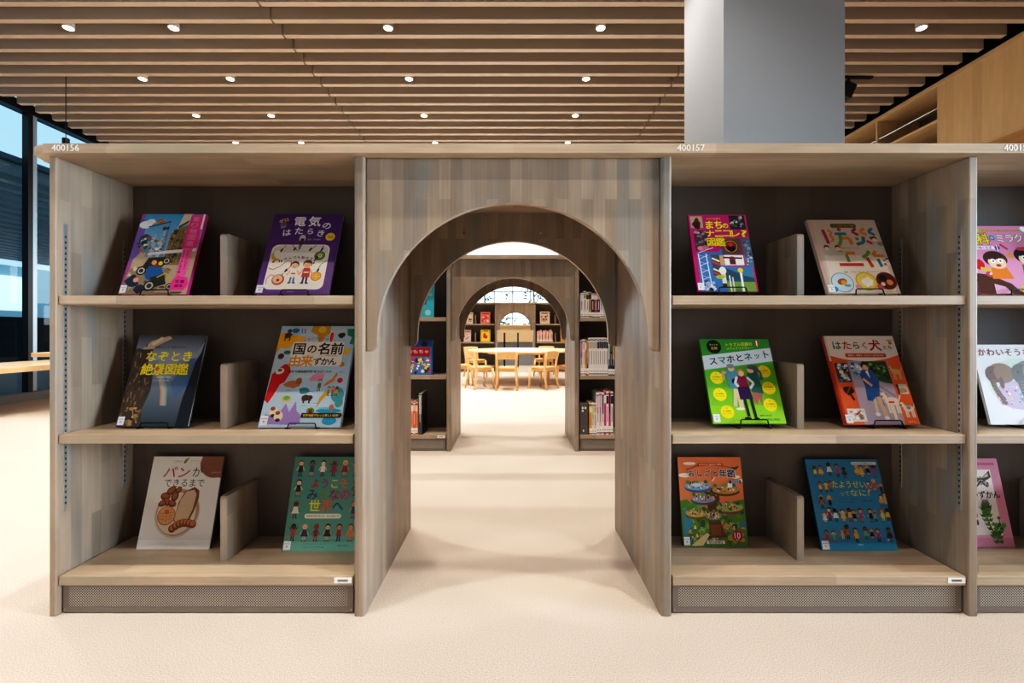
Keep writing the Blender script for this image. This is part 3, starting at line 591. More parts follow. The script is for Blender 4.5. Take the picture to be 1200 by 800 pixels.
def cover_dogs(a):
    a.rect(0, 0, 1, 1, '#e4703c', '#dc5830')
    a.poly([(0, 1), (0, .77)]+[(k/14, .70+.10*abs(k/14-.5)**2*4*.75) for k in range(15)]+[(1, 1)], '#e3dad2')
    a.rect(.0, .0, .03, .98, '#c9401c'); a.rect(.0, .7, .03, 1, '#cdc6be')
    a.rect(.25, .0, .80, .70, '#a8a0b4')
    a.poly([(.44, .7), (.79, .7), (.8, .44), (.68, .46), (.55, .5), (.5, .56)], '#35502c'); a.speck(.46, .48, .79, .7, ['#4f7038', '#23351f', '#6a8c4a', '#8aa86a', '#1f2a1a'], 40, .03, 2)
    a.rect(.25, .52, .44, .7, '#8aa4c4'); a.speck(.25, .52, .44, .7, ['#e0e4ea', '#5f7896', '#b0bccc', '#4a5a6a'], 16, .03, 5)
    a.poly([(.25, .0), (.8, .0), (.8, .43), (.25, .5)], '#b4a9ba'); a.line([(.55, .45), (.78, .3)], .02, '#8a8298')
    # walker in blue
    a.ell(.47, .645, .055, '#2a1c18', rv=.045); a.ell(.475, .625, .04, '#e0b08c', rv=.035)
    a.poly([(.4, .42), (.37, .55), (.42, .6), (.55, .6), (.62, .5), (.6, .42), (.56, .3), (.6, .2), (.56, .2), (.5, .3), (.46, .25), (.38, .26)], '#2f5f9e'); a.poly([(.46, .58), (.5, .6), (.5, .5)], '#e6e6ea')
    a.line([(.48, .27), (.47, .12)], .04, '#d8c8a4'); a.line([(.54, .3), (.58, .08)], .05, '#d6b894'); a.ell(.47, .11, .035, '#e8e6e6', rv=.02); a.ell(.58, .07, .035, '#e8e6e6', rv=.02)
    a.line([(.4, .5), (.5, .42)], .035, '#e0b08c'); a.line([(.52, .41), (.68, .3)], .008, '#7a4030')
    def dog(u, v, k, c, d):
        a.ell(u, v, .075*k, c, rv=.035*k); a.ell(u-.07*k, v+.045*k, .035*k, c, rv=.03*k); a.ell(u-.1*k, v+.04*k, .02*k, d, rv=.012*k)
        for q in (-.05, -.025, .035, .06): a.line([(u+q*k, v), (u+q*k, v-.1*k)], .02*k, c)
        a.line([(u+.07*k, v), (u+.1*k, v+.05*k)], .015*k, c); a.poly([(u-.055*k, v+.06*k), (u-.04*k, v+.08*k), (u-.03*k, v+.04*k)], d)
    dog(.71, .25, 1.3, '#e9dccb', '#b08a62'); a.rect(.66, .23, .74, .25, '#d8502a'); a.line([(.7, .2), (.7, .05)], .04, '#e9dccb')
    dog(.89, .58, .9, '#d9a86c', '#9a6a3a'); dog(.905, .17, .95, '#e8dccc', '#8a6a4a'); a.ell(.91, .18, .03, '#7a94b0', rv=.02)
    a.rect(.83, .33, .98, .44, '#ddd2c2'); a.blob(.9, .37, .06, .03, '#b8957a'); a.rect(.83, .33, .86, .44, '#5a4a3a')
    a.rect(.05, .46, .24, .68, '#3a4454'); a.speck(.05, .46, .24, .68, ['#d0d8e0', '#5a7aa4', '#c8903a', '#1f242c', '#e8e0d0'], 26, .035, 9)
    a.blob(.16, .37, .07, .05, '#2a2018'); a.line([(.16, .35), (.2, .26)], .03, '#2a2018'); a.line([(.2, .42), (.13, .34)], .02, '#8a5a34')
    a.rect(.06, .03, .3, .17, '#e2dcd2'); a.speck(.07, .03, .29, .16, ['#c04a3a', '#d9b08a', '#f0ece4', '#8a7a6a'], 18, .03, 12)
    cs = ['#1c7a6a', '#c23030', '#1c6a5a', '#c2303c', '#b01f30', '#4a6a3a', '#3a4a3a']
    for i, (ch, u, W) in enumerate((('は', .155, .12), ('た', .3, .12), ('ら', .435, .105), ('く', .555, .09), ('犬', .70, .15), ('た', .84, .055), ('ち', .91, .055))): a.text(ch, u, .885 if i < 5 else .86, W, cs[i], bold=.06)
    a.ell(.93, .915, .025, '#c9702c'); [a.ell(.93+q, .945, .01, '#c9702c', n=8) for q in (-.03, -.01, .012, .034)]
    a.rrect(.24, .745, .82, .79, .02, '#c44a2a'); a.text('盲導犬・聴導犬・はたらく犬たちの本', .53, .768, .5, '#f2e0d0', bold=.02)
    a.text('学研プラス', .9, .03, .1, '#f6e0d0', bold=0)

def cover_jobs(a):
    a.rect(0, 0, 1, 1, '#ee9a60', '#e07c48')
    a.poly([(0, 0), (0, .5), (.1, .52), (.2, .46), (.5, .4), (.85, .5), (1, .52), (1, 0)], '#5b8a34')
    a.speck(0, .0, 1, .5, ['#3f7030', '#7aa83e', '#2d5a34', '#8ab84a', '#5f9a3a', '#c9a050'], 90, .05, 21)
    a.poly([(.02, .18), (.05, .42), (.2, .38), (.14, .22), (.05, .1)], '#3f8fae'); a.ell(.95, .24, .07, '#3f7fa0', rv=.03)
    a.ell(.18, .925, .1, '#efdccb', rv=.018); a.ell(.1, .79, .11, '#f0e2d4', rv=.025); a.ell(.9, .77, .07, '#f2e6da', rv=.02); a.ell(.98, .73, .04, '#f2e6da', rv=.02)
    a.poly([(.36, .08), (.42, .16), (.42, .5), (.36, .62), (.46, .6), (.52, .66), (.56, .55), (.62, .6), (.6, .3), (.64, .16), (.7, .1)], '#6b3f22')
    a.rect(.44, .12, .60, .24, '#8a5226'); a.poly([(.38, .08), (.46, .1), (.4, .12), (.36, .14)], '#5a2f1a')
    PC = ['#e8e2e0', '#c83a4a', '#f0d03a', '#4a7ac0', '#e8a0b0', '#2a2a38', '#ffffff', '#d8782a', '#6ab0a0', '#8a4ab0', '#f2d8c0']
    for i, (u, v, r) in enumerate(((.29, .66, .2), (.36, .52, .19), (.24, .36, .17), (.72, .62, .21), (.76, .42, .21), (.5, .33, .13))):
        a.ell(u, v-.012, r*1.04, ['#3c5f9a', '#4a5a6a', '#6f5a2a', '#6a3f1f', '#8a3a5a', '#4f6a3a'][i], rv=.055, n=24); a.ell(u, v+.005, r, ['#7fb0cf', '#9aa4b4', '#c8b050', '#c89a4a', '#a8c060', '#8aa46a'][i], rv=.047, n=24)
        R = random.Random(30+i)
        for _ in range(26):
            t = R.uniform(0, 2*PI); q = math.sqrt(R.random()); x = u+q*r*.85*math.cos(t); y = v+.012+q*.035*math.sin(t)
            a.rect(x-.01, y-.008, x+.01, y+.014, R.choice(PC)); a.ell(x, y+.02, .011, R.choice(['#f0c8a0', '#2a1a14', '#e8b080']), n=6)
        for k in range(3): a.ell(u-r+.05+k*r*.7, v+.055, .03, ['#4f8a3a', '#6aa04a', '#3a7030'][k], n=10)
    a.ell(.26, .68, .08, '#c8d8e0', rv=.02); a.poly([(.5, .72), (.58, .78), (.54, .73)], '#e8e8e8'); a.rect(.76, .65, .83, .7, '#f0ede6')
    for q in ((.2, .22), (.12, .17), (.75, .25), (.8, .21), (.7, .19), (.3, .2), (.86, .15), (.22, .13), (.15, .1)): a.kid(q[0], q[1]-.05, .07, '#f0c8a0', '#2a1a14', random.Random(int(q[0]*100)).choice(PC), '#2a3050')
    a.poly([(.12, .01), (.3, .01), (.42, .13), (.37, .15)], '#dcc690')
    a.line([(.12, .85), (.3, .9), (.5, .91), (.7, .9), (.9, .86)], .01, '#a03a1c')
    a.poly([(.3, .89), (.32, .93), (.7, .93), (.72, .89), (.5, .905)], '#c24a22'); a.text('みつけよう!なりたい自分', .51, .915, .35, '#f2e8d8', bold=.03)
    for i, ch in enumerate('おしごと年鑑'): a.text(ch, .2+.125*i, .81, .115 if i > 3 else .095, '#25202a', bold=.07, halo='#f4efe8', hw=.07)
    a.rrect(.79, .695, .97, .735, .01, '#332a55'); a.text('2025', .88, .715, .13, '#d8e0f0', bold=.04)
    a.line([(.84, .88), (.9, .86), (.95, .895)], .02, '#3a2a28'); a.ell(.895, .868, .03, '#4a3228', rv=.012)
    a.ell(.84, .115, .08, '#c0283a', n=24); a.text('10', .84, .12, .09, '#f4ecec', bold=.05); a.text('周年', .84, .075, .05, '#f4ecec', bold=.02)
    a.rrect(.36, .03, .64, .065, .01, '#efe9dc'); a.text('朝日新聞社', .5, .047, .22, '#3a3430', bold=.02); a.text('協力', .5, .08, .1, '#f4efe0', bold=.02)

def cover_diversity(a):
    a.rect(0, 0, 1, 1, '#4098c4', '#3585b0'); a.rect(0, 0, 1, .14, '#3790bc')
    SK = ['#d9a074', '#6a4028', '#e8c09a', '#4a2c1e', '#b0784c', '#8a5a3a']
    HR = ['#14100f', '#3a2418', '#a85a2a', '#d8b45a', '#26201e', '#181416']
    TP = ['#e2b62c', '#b03a4a', '#d9e0e4', '#d8d040', '#3a3a4a', '#c0604a', '#a04a8a', '#74b0a0', '#1f2430']
    BT = ['#20242c', '#a83a5a', '#3f7a8a', '#e0cf9a', '#c07a3a', '#2b2b30']
    R = random.Random(9)
    rows = [(.80, [.11, .19, .31, .42, .51, .69, .75, .84, .92]), (.62, [.14, .22, .28, .80, .88, .965]), (.47, [.12, .23, .93, .985]), (.30, [.12, .19, .27, .37, .46, .52, .61, .74, .80, .90, .97]), (.105, [.10, .19, .31, .38, .49, .62, .70, .78, .93])]
    for v, us in rows:
        for u in us:
            a.kid(u, v+R.uniform(-.02, .02), R.uniform(.115, .15), R.choice(SK), R.choice(HR), R.choice(TP), R.choice(BT), arms=R.choice((1, 1, 2)), dress=R.random() < .35)
    a.text('たようせい', .53, .715, .46, '#d9dc6a', H=.075, bold=.03); a.text('って', .45, .612, .12, '#d9dc6a', bold=.01); a.text('なに?', .66, .62, .26, '#d9dc6a', H=.07, bold=.03)
    a.text('フェリシティ・ブルックス 文', .5, .55, .25, '#163a50', bold=0); a.text('マル・フェレーロ 絵', .45, .52, .2, '#163a50', bold=0); a.text('せなあいこ 訳', .73, .53, .14, '#163a50', bold=.02)
    a.rrect(.62, .935, .97, .97, .02, '#d6d4cc'); a.text('いっしょに考えよう', .78, .952, .28, '#4a4640', bold=.01); a.text('評論社', .52, .065, .07, '#d8e6ee', bold=0); a.text('評', .9, .11, .03, '#d8e6ee')

def cover_science(a):
    a.rect(0, 0, 1, 1, '#e3a2c4', '#d98ab4'); a.poly([(0, 0), (.55, 0), (.45, .14), (.2, .27), (0, .3)], '#5a3422'); a.poly([(.2, 0), (.42, 0), (.35, .1), (.22, .14)], '#e9b0d2')
    a.poly([(.5, .0), (1, 0), (1, .24), (.8, .2), (.6, .1)], '#3a2430'); a.ell(.66, .08, .13, '#d9d83a', rv=.06, rot=.3); a.ell(.76, .14, .1, '#c8324a', rv=.05); a.ell(.25, .28, .09, '#c84a6a', rv=.05); a.ell(.27, .3, .07, '#e8dcd0', rv=.02, rot=.4)
    a.ell(.12, .42, .07, '#c8202c', rv=.08); a.line([(.12, .36), (.4, .3)], .05, '#d8c23a')
    a.ell(.93, .93, .09, '#6aa4d8', rv=.05); a.ell(.9, .95, .04, '#f4f6f8')
    def face(u, v, hair, shirt, hat=None):
        a.poly([(u-.13, v-.24), (u+.15, v-.24), (u+.11, v-.08), (u-.1, v-.08)], shirt); a.ell(u, v+.05, .16, hair, rv=.12, n=20); a.ell(u+.01, v, .12, '#f4cfae', rv=.095, n=20)
        a.poly([(u-.14, v+.06), (u-.1, v+.14), (u+.08, v+.15), (u+.15, v+.05), (u+.05, v+.06), (u-.02, v+.03)], hair)
        for q in (-.04, .055): a.ell(u+q, v+.02, .034, '#ffffff', n=14); a.ell(u+q+.005, v+.018, .014, '#1a1614', n=8)
        a.ell(u+.015, v-.045, .035, '#b0303a', rv=.022, n=10)
        if hat: a.ell(u+.0, v+.15, .1, hat, rv=.03)
    face(.36, .45, '#43261c', '#e8862c'); face(.79, .50, '#1f1a1a', '#2f8a3a', '#c84458')
    a.ell(.58, .55, .04, '#e8a23a'); a.line([(.5, .72), (.58, .64)], .03, '#b03a5a')
    for i, ch in enumerate('理科'): a.text(ch, .15+.15*i, .80, .15, '#e8dc2c', bold=.08, halo='#1c1a18', hw=.08)
    a.ell(.43, .82, .04, '#2a8ab0'); a.text('の', .43, .82, .04, '#ffffff')
    for i, ch in enumerate('ミラクル'): a.text(ch, .54+.125*i, .81, .12, '#f3f0ea', bold=.08, halo='#2a4a6a', hw=.08)
    a.text('理科がもっと', .4, .93, .3, '#f2e03a', bold=.05, halo='#2a7a3a', hw=.06); a.text('おもしろくなる', .72, .93, .3, '#f2e03a', bold=.05, halo='#2a7a3a', hw=.06)
    a.rrect(.1, .64, .42, .69, .02, '#f6eef2'); a.text('食べ物と生活', .24, .665, .26, '#3a2a30', bold=.04); a.ell(.445, .665, .035, '#2a3f8a'); a.text('1', .445, .665, .012, '#ffffff')

def cover_elephants(a):
    a.rect(0, 0, 1, 1, '#dfe3e8'); a.ell(.5, .5, .42, '#c4dccb', rv=.32, n=30); a.ell(.42, .36, .28, '#b9a8cc', rv=.18, n=24); a.ell(.6, .34, .2, '#7fa0cc', rv=.12)
    R = random.Random(8)
    for _ in range(90):
        t = R.uniform(0, 2*PI); q = math.sqrt(R.random()); a.ell(.45+.3*q*math.cos(t), .32+.17*q*math.sin(t), R.uniform(.006, .014), R.choice(['#9a6a9a', '#c88ab0', '#e8d8b0', '#6a5a8a', '#e8c070', '#d8b8c0', '#f2ece0']), n=7)
    def ele(u, v, k, c, d):
        a.ell(u+.13*k, v+.02*k, .2*k, c, rv=.17*k, n=22); a.ell(u, v, .12*k, d, rv=.14*k, n=20); a.ell(u+.09*k, v+.0*k, .07*k, c, rv=.13*k, rot=.2)
        a.line([(u-.04*k, v-.05*k), (u-.02*k, v-.22*k), (u+.03*k, v-.36*k), (u+.08*k, v-.44*k), (u+.05*k, v-.5*k)], .075*k, d)
        for q in range(6): a.line([(u-.05*k, v-.1*k-q*.04*k), (u+.02*k, v-.1*k-q*.04*k)], .006, c)
        a.ell(u-.04*k, v+.03*k, .012*k, '#1a1512'); a.ell(u+.1*k, v-.14*k, .035*k, d, rv=.1*k)
    ele(.17, .62, .75, '#8a6a50', '#6a4a38'); ele(.5, .62, .95, '#7a7a6e', '#5d5d54'); ele(.8, .56, .8, '#6f7068', '#52524c')
    for i, ch in enumerate('かわいそうなぞう'): a.text(ch, .10+.105*i+(.02 if i > 5 else 0), .90, .085, '#8a1f38', bold=.03, rot=.04*(-1)**i)
    a.text('土家由岐雄・文  武部本一郎・絵', .55, .075, .36, '#5a5a60', bold=0)

def cover_plants(a):
    a.rect(0, 0, 1, 1, '#e3a6bd', '#cf7fa0'); a.rect(.12, .13, .86, .87, '#efe9ea'); a.rect(0, 0, 1, .1, '#d98fae')
    for i in range(9): a.ell(.56+.045*i, .935, .022, '#b04a6a', n=10)
    a.text('みんなでしらべる', .4, .95, .5, '#7a3450', bold=.03)
    # butterfly
    for s_ in (-1, 1):
        a.poly([(.68, .76), (.68+s_*.16, .86), (.68+s_*.17, .78), (.68+s_*.05, .73)], '#2f2a24'); a.poly([(.68, .745), (.68+s_*.12, .72), (.68+s_*.09, .66), (.68+s_*.02, .7)], '#3a3028')
        a.poly([(.68+s_*.03, .77), (.68+s_*.13, .83), (.68+s_*.13, .79)], '#d8c890'); a.poly([(.68+s_*.03, .735), (.68+s_*.09, .715), (.68+s_*.07, .69)], '#c8b070')
    a.line([(.68, .79), (.68, .69)], .018, '#1a1614'); a.ell(.78, .69, .02, '#c85a3a', n=8)
    for i, ch in enumerate('しょくぶつずかん'): a.text(ch, .09+.113*i, .58, .10, '#1c1a1c', bold=.07)
    a.ell(.30, .2, .1, '#31502a', rv=.08); a.ell(.3, .22, .04, '#6f9a40'); a.ell(.5, .36, .025, '#6a4a2a', rv=.04); a.ell(.5, .27, .02, '#4a2a3a', rv=.035); a.ell(.28, .4, .05, '#c84a7a')
    a.line([(.78, .05), (.7, .2), (.66, .34), (.68, .46)], .02, '#3d6e34'); a.line([(.74, .12), (.86, .2), (.84, .3)], .015, '#3d6e34')
    R = random.Random(2)
    for (u0, v0), (u1, v1) in (((.78, .05), (.66, .34)), ((.66, .34), (.68, .46)), ((.74, .12), (.86, .24))):
        for k in range(7):
            t = k/6; u, v = u0+(u1-u0)*t, v0+(v1-v0)*t
            for s_ in (-1, 1):
                du = .09*s_*R.uniform(.7, 1.2)
                a.poly([(u, v), (u+du*.4, v+.035), (u+du*.6, v+.015), (u+du, v+.03), (u+du*.7, v-.01), (u+du*.3, v-.012)], R.choice(['#3f7a34', '#2f6228', '#5a9244']))
    a.ell(.68, .49, .06, '#8a6a9a', rv=.03); a.ell(.68, .475, .045, '#4f7a40', rv=.025); [a.line([(.68, .49), (.62+.02*k, .53)], .008, '#9a78ac') for k in range(7)]; a.ell(.84, .32, .025, '#4f7a40')

# ------------------------------------------------------------------ books with covers
def make_book(cx, yb, zb, w, h, lean, design, label, group, t=.012, spine=-1, coverc='#ffffff', back='#2a2a2e', roll=0, sticker=True, yaw=0):
    M = Matrix.Rotation(yaw, 4, 'Z') @ Matrix.Rotation(-lean, 4, 'X') @ Matrix.Rotation(roll, 4, 'Y')
    root = empty('picture_book', (cx, yb, zb), label, 'book', group)
    root.rotation_euler = M.to_euler()
    bt = .0022
    cm = plain('book_boards', coverc, .4); 
    m = MB(); m.box(-w/2, w/2, 0, bt, 0, h, .0006, 1); m.box(-w/2, w/2, t-bt, t, 0, h, .0006, 1)
    sx = -w/2 if spine < 0 else w/2-bt
    m.box(sx, sx+bt, bt*.5, t-bt*.5, 0, h); m.build('cover', cm, root)
    m = MB(); ins = .003
    m.box(-w/2+(bt if spine < 0 else ins), w/2-(ins if spine < 0 else bt), bt, t-bt, ins, h-ins); m.build('page_block', PAPER, root)
    a = Art(w, h); design(a); a.build('cover_print', root)
    if sticker:
        st = Art(w, h); st.n = 420
        st.rect(.012, .015, .105, .105, '#e9ebee'); st.rect(.02, .075, .095, .08, '#8a93b0'); st.rect(.045, .04, .07, .06, '#b4b8c4')
        st.build('shelf_mark_sticker', root)
    return root

def make_stand(cx, yb, zshelf, zb, lean, label, group, t=.012, wide=.046):
    lift = zb-zshelf
    root = empty('book_stand', (cx, yb, zshelf), label, 'book stand', group)
    r = .0019; W = wide
    m = MB()
    m.tube([(-W-.006, .10, r), (-W-.006, .0, r), (-W-.004, -.012, r*1.5), (-W, -.0075, lift*.75), (-W+.003, -.0045, lift+.012), (-W+.007, -.0042, lift+.0145), (W-.007, -.0042, lift+.0145), (W-.003, -.0045, lift+.012), (W, -.0075, lift*.75), (W+.004, -.012, r*1.5), (W+.006, .0, r), (W+.006, .10, r)], r, 8)
    m.build('front_lip', WIRE, root, True)
    m = MB(); s, c = math.sin(lean), math.cos(lean)
    def B(u, v): return (u, t/c+.004+v*s, lift+v*c)
    m.tube([(-W-.006, .10, r), (-W*.7, .06, lift*.6), B(-W*.7, .02), B(-W*.7, .17), B(-W*.6, .18), B(W*.6, .18), B(W*.7, .17), B(W*.7, .02), (W*.7, .06, lift*.6), (W+.006, .10, r)], r, 8)
    m.tube([(-W-.006, .10, r), (W+.006, .10, r)], r, 8)
    for u in (-W*.7, W*.7):
        m.tube([(u*1.3, -.004, lift-.0018), (u*1.3, t+.008, lift-.0018)], r*.8, 6)
    m.build('back_support', WIRE, root, True)
    return root

Z1, Z2, Z3 = .967, .5465, .119
G1, G2, G3 = 'face-out books on the upper shelf', 'face-out books on the middle shelf', 'face-out books on the bottom shelf'
BOOKS = [
 # x0,x1,Yb,Zb,Yt,Zt,design,label,group,cover,t,spine
 (-1.273, -1.054, 1.50, .978, 1.600, 1.262, cover_vehicles, 'book with a vintage car and biplane scene and a pink vertical title band', G1, '#d8308a', .014, 1),
 (-.834, -.594, 1.50, .978, 1.632, 1.270, cover_electric, 'purple book with two cartoon children, fruit and wires on a white panel', G1, '#4a2470', .014, -1),
 (-1.281, -1.049, 1.50, .551, 1.597, .846, cover_scenery, 'dark photo-cover book with a rocky cliff, faint rainbow and yellow title', G2, '#2a2e36', .010, -1),
 (-.823, -.557, 1.50, .549, 1.660, .878, cover_countries, 'pale blue map-cover book with red, yellow and purple countries and a black title', G2, '#b9d3e4', .016, -1),
 (-1.280, -1.031, 1.58, .119, 1.660, .413, cover_bread, 'white book with a round plate of breads and brown corner circle', G3, '#6a5040', .010, -1),
 (-.776, -.524, 1.564, .119, 1.660, .412, cover_world, 'teal green book bordered by many small children, colourful title', G3, '#23443c', .010, -1),
 (.596, .793, 1.50, .987, 1.586, 1.256, cover_town, 'magenta book with a collage of town photos and yellow title', G1, '#8a1a50', .010, -1),
 (1.018, 1.252, 1.50, .981, 1.612, 1.245, cover_craft, 'cream book with title of colourful paper strokes and three round craft photos', G1, '#d6c9bc', .014, -1),
 (.646, .883, 1.50, .561, 1.610, .832, cover_phone, 'bright green book with three teenagers and yellow circles', G2, '#4a9a34', .012, -1),
 (1.075, 1.315, 1.50, .558, 1.612, .843, cover_dogs, 'orange and white book with a person in blue walking a guide dog', G2, '#d9542a', .014, -1),
 (.587, .811, 1.601, .119, 1.660, .411, cover_jobs, 'orange and green book with a busy tree of round platforms', G3, '#5a3a2a', .020, -1),
 (1.043, 1.300, 1.569, .119, 1.662, .402, cover_diversity, 'blue book covered with rows of tiny people and a pale yellow title', G3, '#1f4a68', .012, -1),
 (1.511, 1.759, 1.50, .980, 1.587, 1.218, cover_science, 'pink comic-style book with two cartoon children, one in a green shirt', G1, '#c880a8', .016, -1),
 (1.543, 1.828, 1.50, .558, 1.566, .814, cover_elephants, 'white book with painted grey and brown elephants over flowers', G2, '#dfe3e8', .010, -1),
 (1.500, 1.725, 1.597, .119, 1.660, .406, cover_plants, 'pink-bordered book with a thistle plant and a butterfly', G3, '#c87898', .010, -1)]
short = ['car and biplane', 'purple', 'cliff photo', 'pale blue map', '', '', 'magenta', 'cream craft', 'bright green', 'orange dog', '', '', 'pink comic', 'white elephant', '']
for i, (x0, x1, yb, zb, yt, zt, des, lab, grp, cc, t, sp) in enumerate(BOOKS):
    lean = math.atan2(yt-yb, zt-zb); h = math.hypot(yt-yb, zt-zb)
    make_book((x0+x1)/2, yb, zb+.0005, x1-x0, h, lean, des, lab, grp, t=t, spine=sp, coverc=cc, sticker=des not in (cover_bread, cover_elephants, cover_plants, cover_science))
    if zb > .2:
        zs = Z1 if zb > .9 else Z2
        make_stand((x0+x1)/2+.012, yb, zs, zb, lean, 'black bent-wire book stand holding the %s book' % short[i], 'black wire book stands', t=t)

# ------------------------------------------------------------------ bookcases and archway
YF = 1.40; DEPTH = .647; H0 = 1.385
def arch_outline(hw, top_r, cz, foot, H, r=.024, zt=H0):
    """half-width hw of the panel, arch radius top_r about height cz, feet at height foot"""
    pts = [(-hw, zt), (-hw, foot)]
    pts += [(-top_r-r+r*math.sin(a), foot+r-r*math.cos(a)) for a in [k*PI/2/5 for k in range(1, 6)]]
    N_ = 40
    pts += [(-top_r*math.cos(PI*k/N_), cz+top_r*math.sin(PI*k/N_)) for k in range(N_+1)]
    pts += [(top_r+r-r*math.sin(a), foot+r-r*math.cos(a)) for a in [PI/2-k*PI/2/5 for k in range(0, 5)]]
    pts += [(hw, foot), (hw, zt)]
    return pts

def make_arch(Y, label, zt=H0, R=.413, cz=.837, foot=.797, D=DEPTH, hw=.447, th=.032, group=None):
    root = empty('bookcase_archway', (0, Y, 0), label, 'archway', group)
    for s in (-1, 1):
        m = MB(); x0, x1 = sorted((s*hw, s*(hw+th)))
        m.prism([(x0, .010), (x0+.010, 0), (x1-.010, 0), (x1, .010), (x1, D-.01), (x1-.01, D), (x0+.01, D), (x0, D-.01)] if False else
                [(x0, 0), (x1, 0), (x1, D), (x0, D)], 'z', 0, zt)
        es = [e for e in m.bm.edges if abs(e.verts[0].co.z-e.verts[1].co.z) > .5]
        bmesh.ops.bevel(m.bm, geom=es, offset=.009, segments=4, affect='EDGES', profile=.5)
        m.build('side_panel', W_V, root)
    out = arch_outline(hw, R, cz, foot, zt, zt=zt)
    for y0 in (.012, D-.037):
        m = MB(); m.prism(out, 'y', y0, y0+.025, .005, 3); m.build('arch_panel', W_V, root)
    m = MB(); m.box(-hw, hw, .037, D-.037, zt-.012, zt); m.build('arch_ceiling', W_H, root)
    for x in (-.21, .12):
        m = MB(); m.prism([(x+.006*math.cos(k*PI/3), 1.285+.006*math.sin(k*PI/3)) for k in range(6)], 'y', D-.045, D-.037)
        m.build('fixing_bolt', STEEL, root)
    return root

def make_case(x0, x1, Y, label, lpanel=True, rpanel=True, rails=True, divx=None, tagx=None, group=None, D=DEPTH, full=True):
    """one open bay between x0 and x1 (clear width); panels 22-26 mm stand outside the bay"""
    root = empty('bookcase', ((x0+x1)/2, Y, 0), label, 'bookcase', group); ox = (x0+x1)/2
    def B(name, mat, *b, bev=.0015):
        m = MB(); m.box(b[0]-ox, b[1]-ox, b[2], b[3], b[4], b[5], bev); return m.build(name, mat, root)
    if lpanel: B('side_panel', W_V, x0-lpanel, x0, 0, D, 0, H0, bev=.003)
    if rpanel: B('side_panel', W_V, x1, x1+rpanel, 0, D, 0, H0, bev=.003)
    B('back_panel', W_BACK, x0, x1, .285, .300, .06, H0)
    for z1, z0 in ((Z1, .940), (Z2, .519), (Z3, .090)):
        B('shelf', W_H, x0+.003, x1-.003, .006, .284, z0, z1, bev=.002)
    # far side of the double-sided case
    if full:
        for z1, z0 in ((Z1, .940), (Z2, .519), (Z3, .090)):
            B('shelf', W_H, x0+.003, x1-.003, .301, D-.006, z0, z1, bev=.002)
        B('kick_plate', KICK, x0+.006, x1-.006, D-.025, D-.019, .004, .089)
    # perforated kick plate
    m = MB(); a, b = x0+.006-ox, x1-.006-ox
    m.box(a, b, .017, .022, .003, .021); m.box(a, b, .017, .022, .080, .0895); m.box(a, a+.018, .017, .022, .021, .080); m.box(b-.018, b, .017, .022, .021, .080)
    k = m.build('kick_plate', KICK, root)
    m = MB(); m.box(a+.018, b-.018, .0175, .0215, .021, .080); m.build('perforated_sheet', PERF, k)
    for q in (a+.006, b-.006):
        m = MB(); m.prism([(q+.003*math.cos(t*PI/4), .012+.003*math.sin(t*PI/4)) for t in range(8)], 'y', .015, .017); m.build('screw', STEEL, k)
    if rails:
        for s, xx in ((1, x0), (-1, x1)):
            for yy in (.028, .245):
                m = MB(); ax, bx = sorted((xx-ox, xx-ox+s*.0028)); zt_, zb_ = 1.188, .309
                m.box(ax, bx, yy-.006, yy+.006, zb_, zt_, .0004, 1)
                r_ = m.build('shelf_rail', RAIL, root)
                m = MB(); ax, bx = sorted((xx-ox+s*.0028, xx-ox+s*.0031))
                z = zb_+.02
                while z < zt_-.04: m.box(ax, bx, yy-.0022, yy+.0022, z, z+.007); z += .017
                m.build('slot', BLACK, r_)
    if divx is not None:
        for zs in (Z1, Z2, Z3):
            m = MB(); d = divx-ox
            prof = [(.10, zs), (.10, zs+.200), (.104, zs+.2065), (.110, zs+.2085), (.284, zs+.2085), (.284, zs)]
            m.prism(prof, 'x', d-.0115, d+.0115, .001, 1); m.build('book_divider', W_V, root)
    if tagx:
        m = MB(); m.box(tagx[0]-ox, tagx[1]-ox, .0045, .0058, .0985, .1145); p = m.build('shelf_label', LABEL, root)
        m = MB(); L_ = tagx[1]-tagx[0]
        for i in range(14):
            xx = tagx[0]-ox+L_*(.2+.6*i/14); m.box(xx, xx+L_*.025, .0041, .0045, .103, .110)
        m.build('label_print', INK, p)
    return root

make_case(-1.376, -.480, YF, 'grey-stained bookcase left of the front archway, with six face-out books', lpanel=.020, rpanel=0, divx=-.933, tagx=(-.540, -.487))
make_case(.480, 1.373, YF, 'grey-stained bookcase right of the front archway, with six face-out books', lpanel=0, rpanel=.0, divx=.928, tagx=(1.315, 1.367))
make_case(1.399, 2.290, YF, 'grey-stained bookcase at the right edge, cut off by the frame', lpanel=.026, rpanel=.026, divx=1.845)
make_arch(YF, 'front wooden archway with shaped arch panels between the two front bookcases')

def slab(name, x0, x1, Y, label, z0=H0, z1=1.413, D=DEPTH):
    r = .07; ya, yb = Y-.028, Y+D+.028; pts = []
    for cx, cy, a0 in ((x1-r, yb-r, 0), (x0+r, yb-r, 90), (x0+r, ya+r, 180), (x1-r, ya+r, 270)):
        for k in range(9):
            a = math.radians(a0+k*90/8); pts.append((cx+r*math.cos(a), cy+r*math.sin(a)))
    m = MB(); m.prism(pts, 'z', z0, z1, .0095, 4)
    o = m.build(name, W_H); tag(o, label, 'countertop'); return o
TOP1 = slab('long_worktop', -1.455, 2.37, YF, 'long wooden top slab with rounded end lying over the front bookcases')

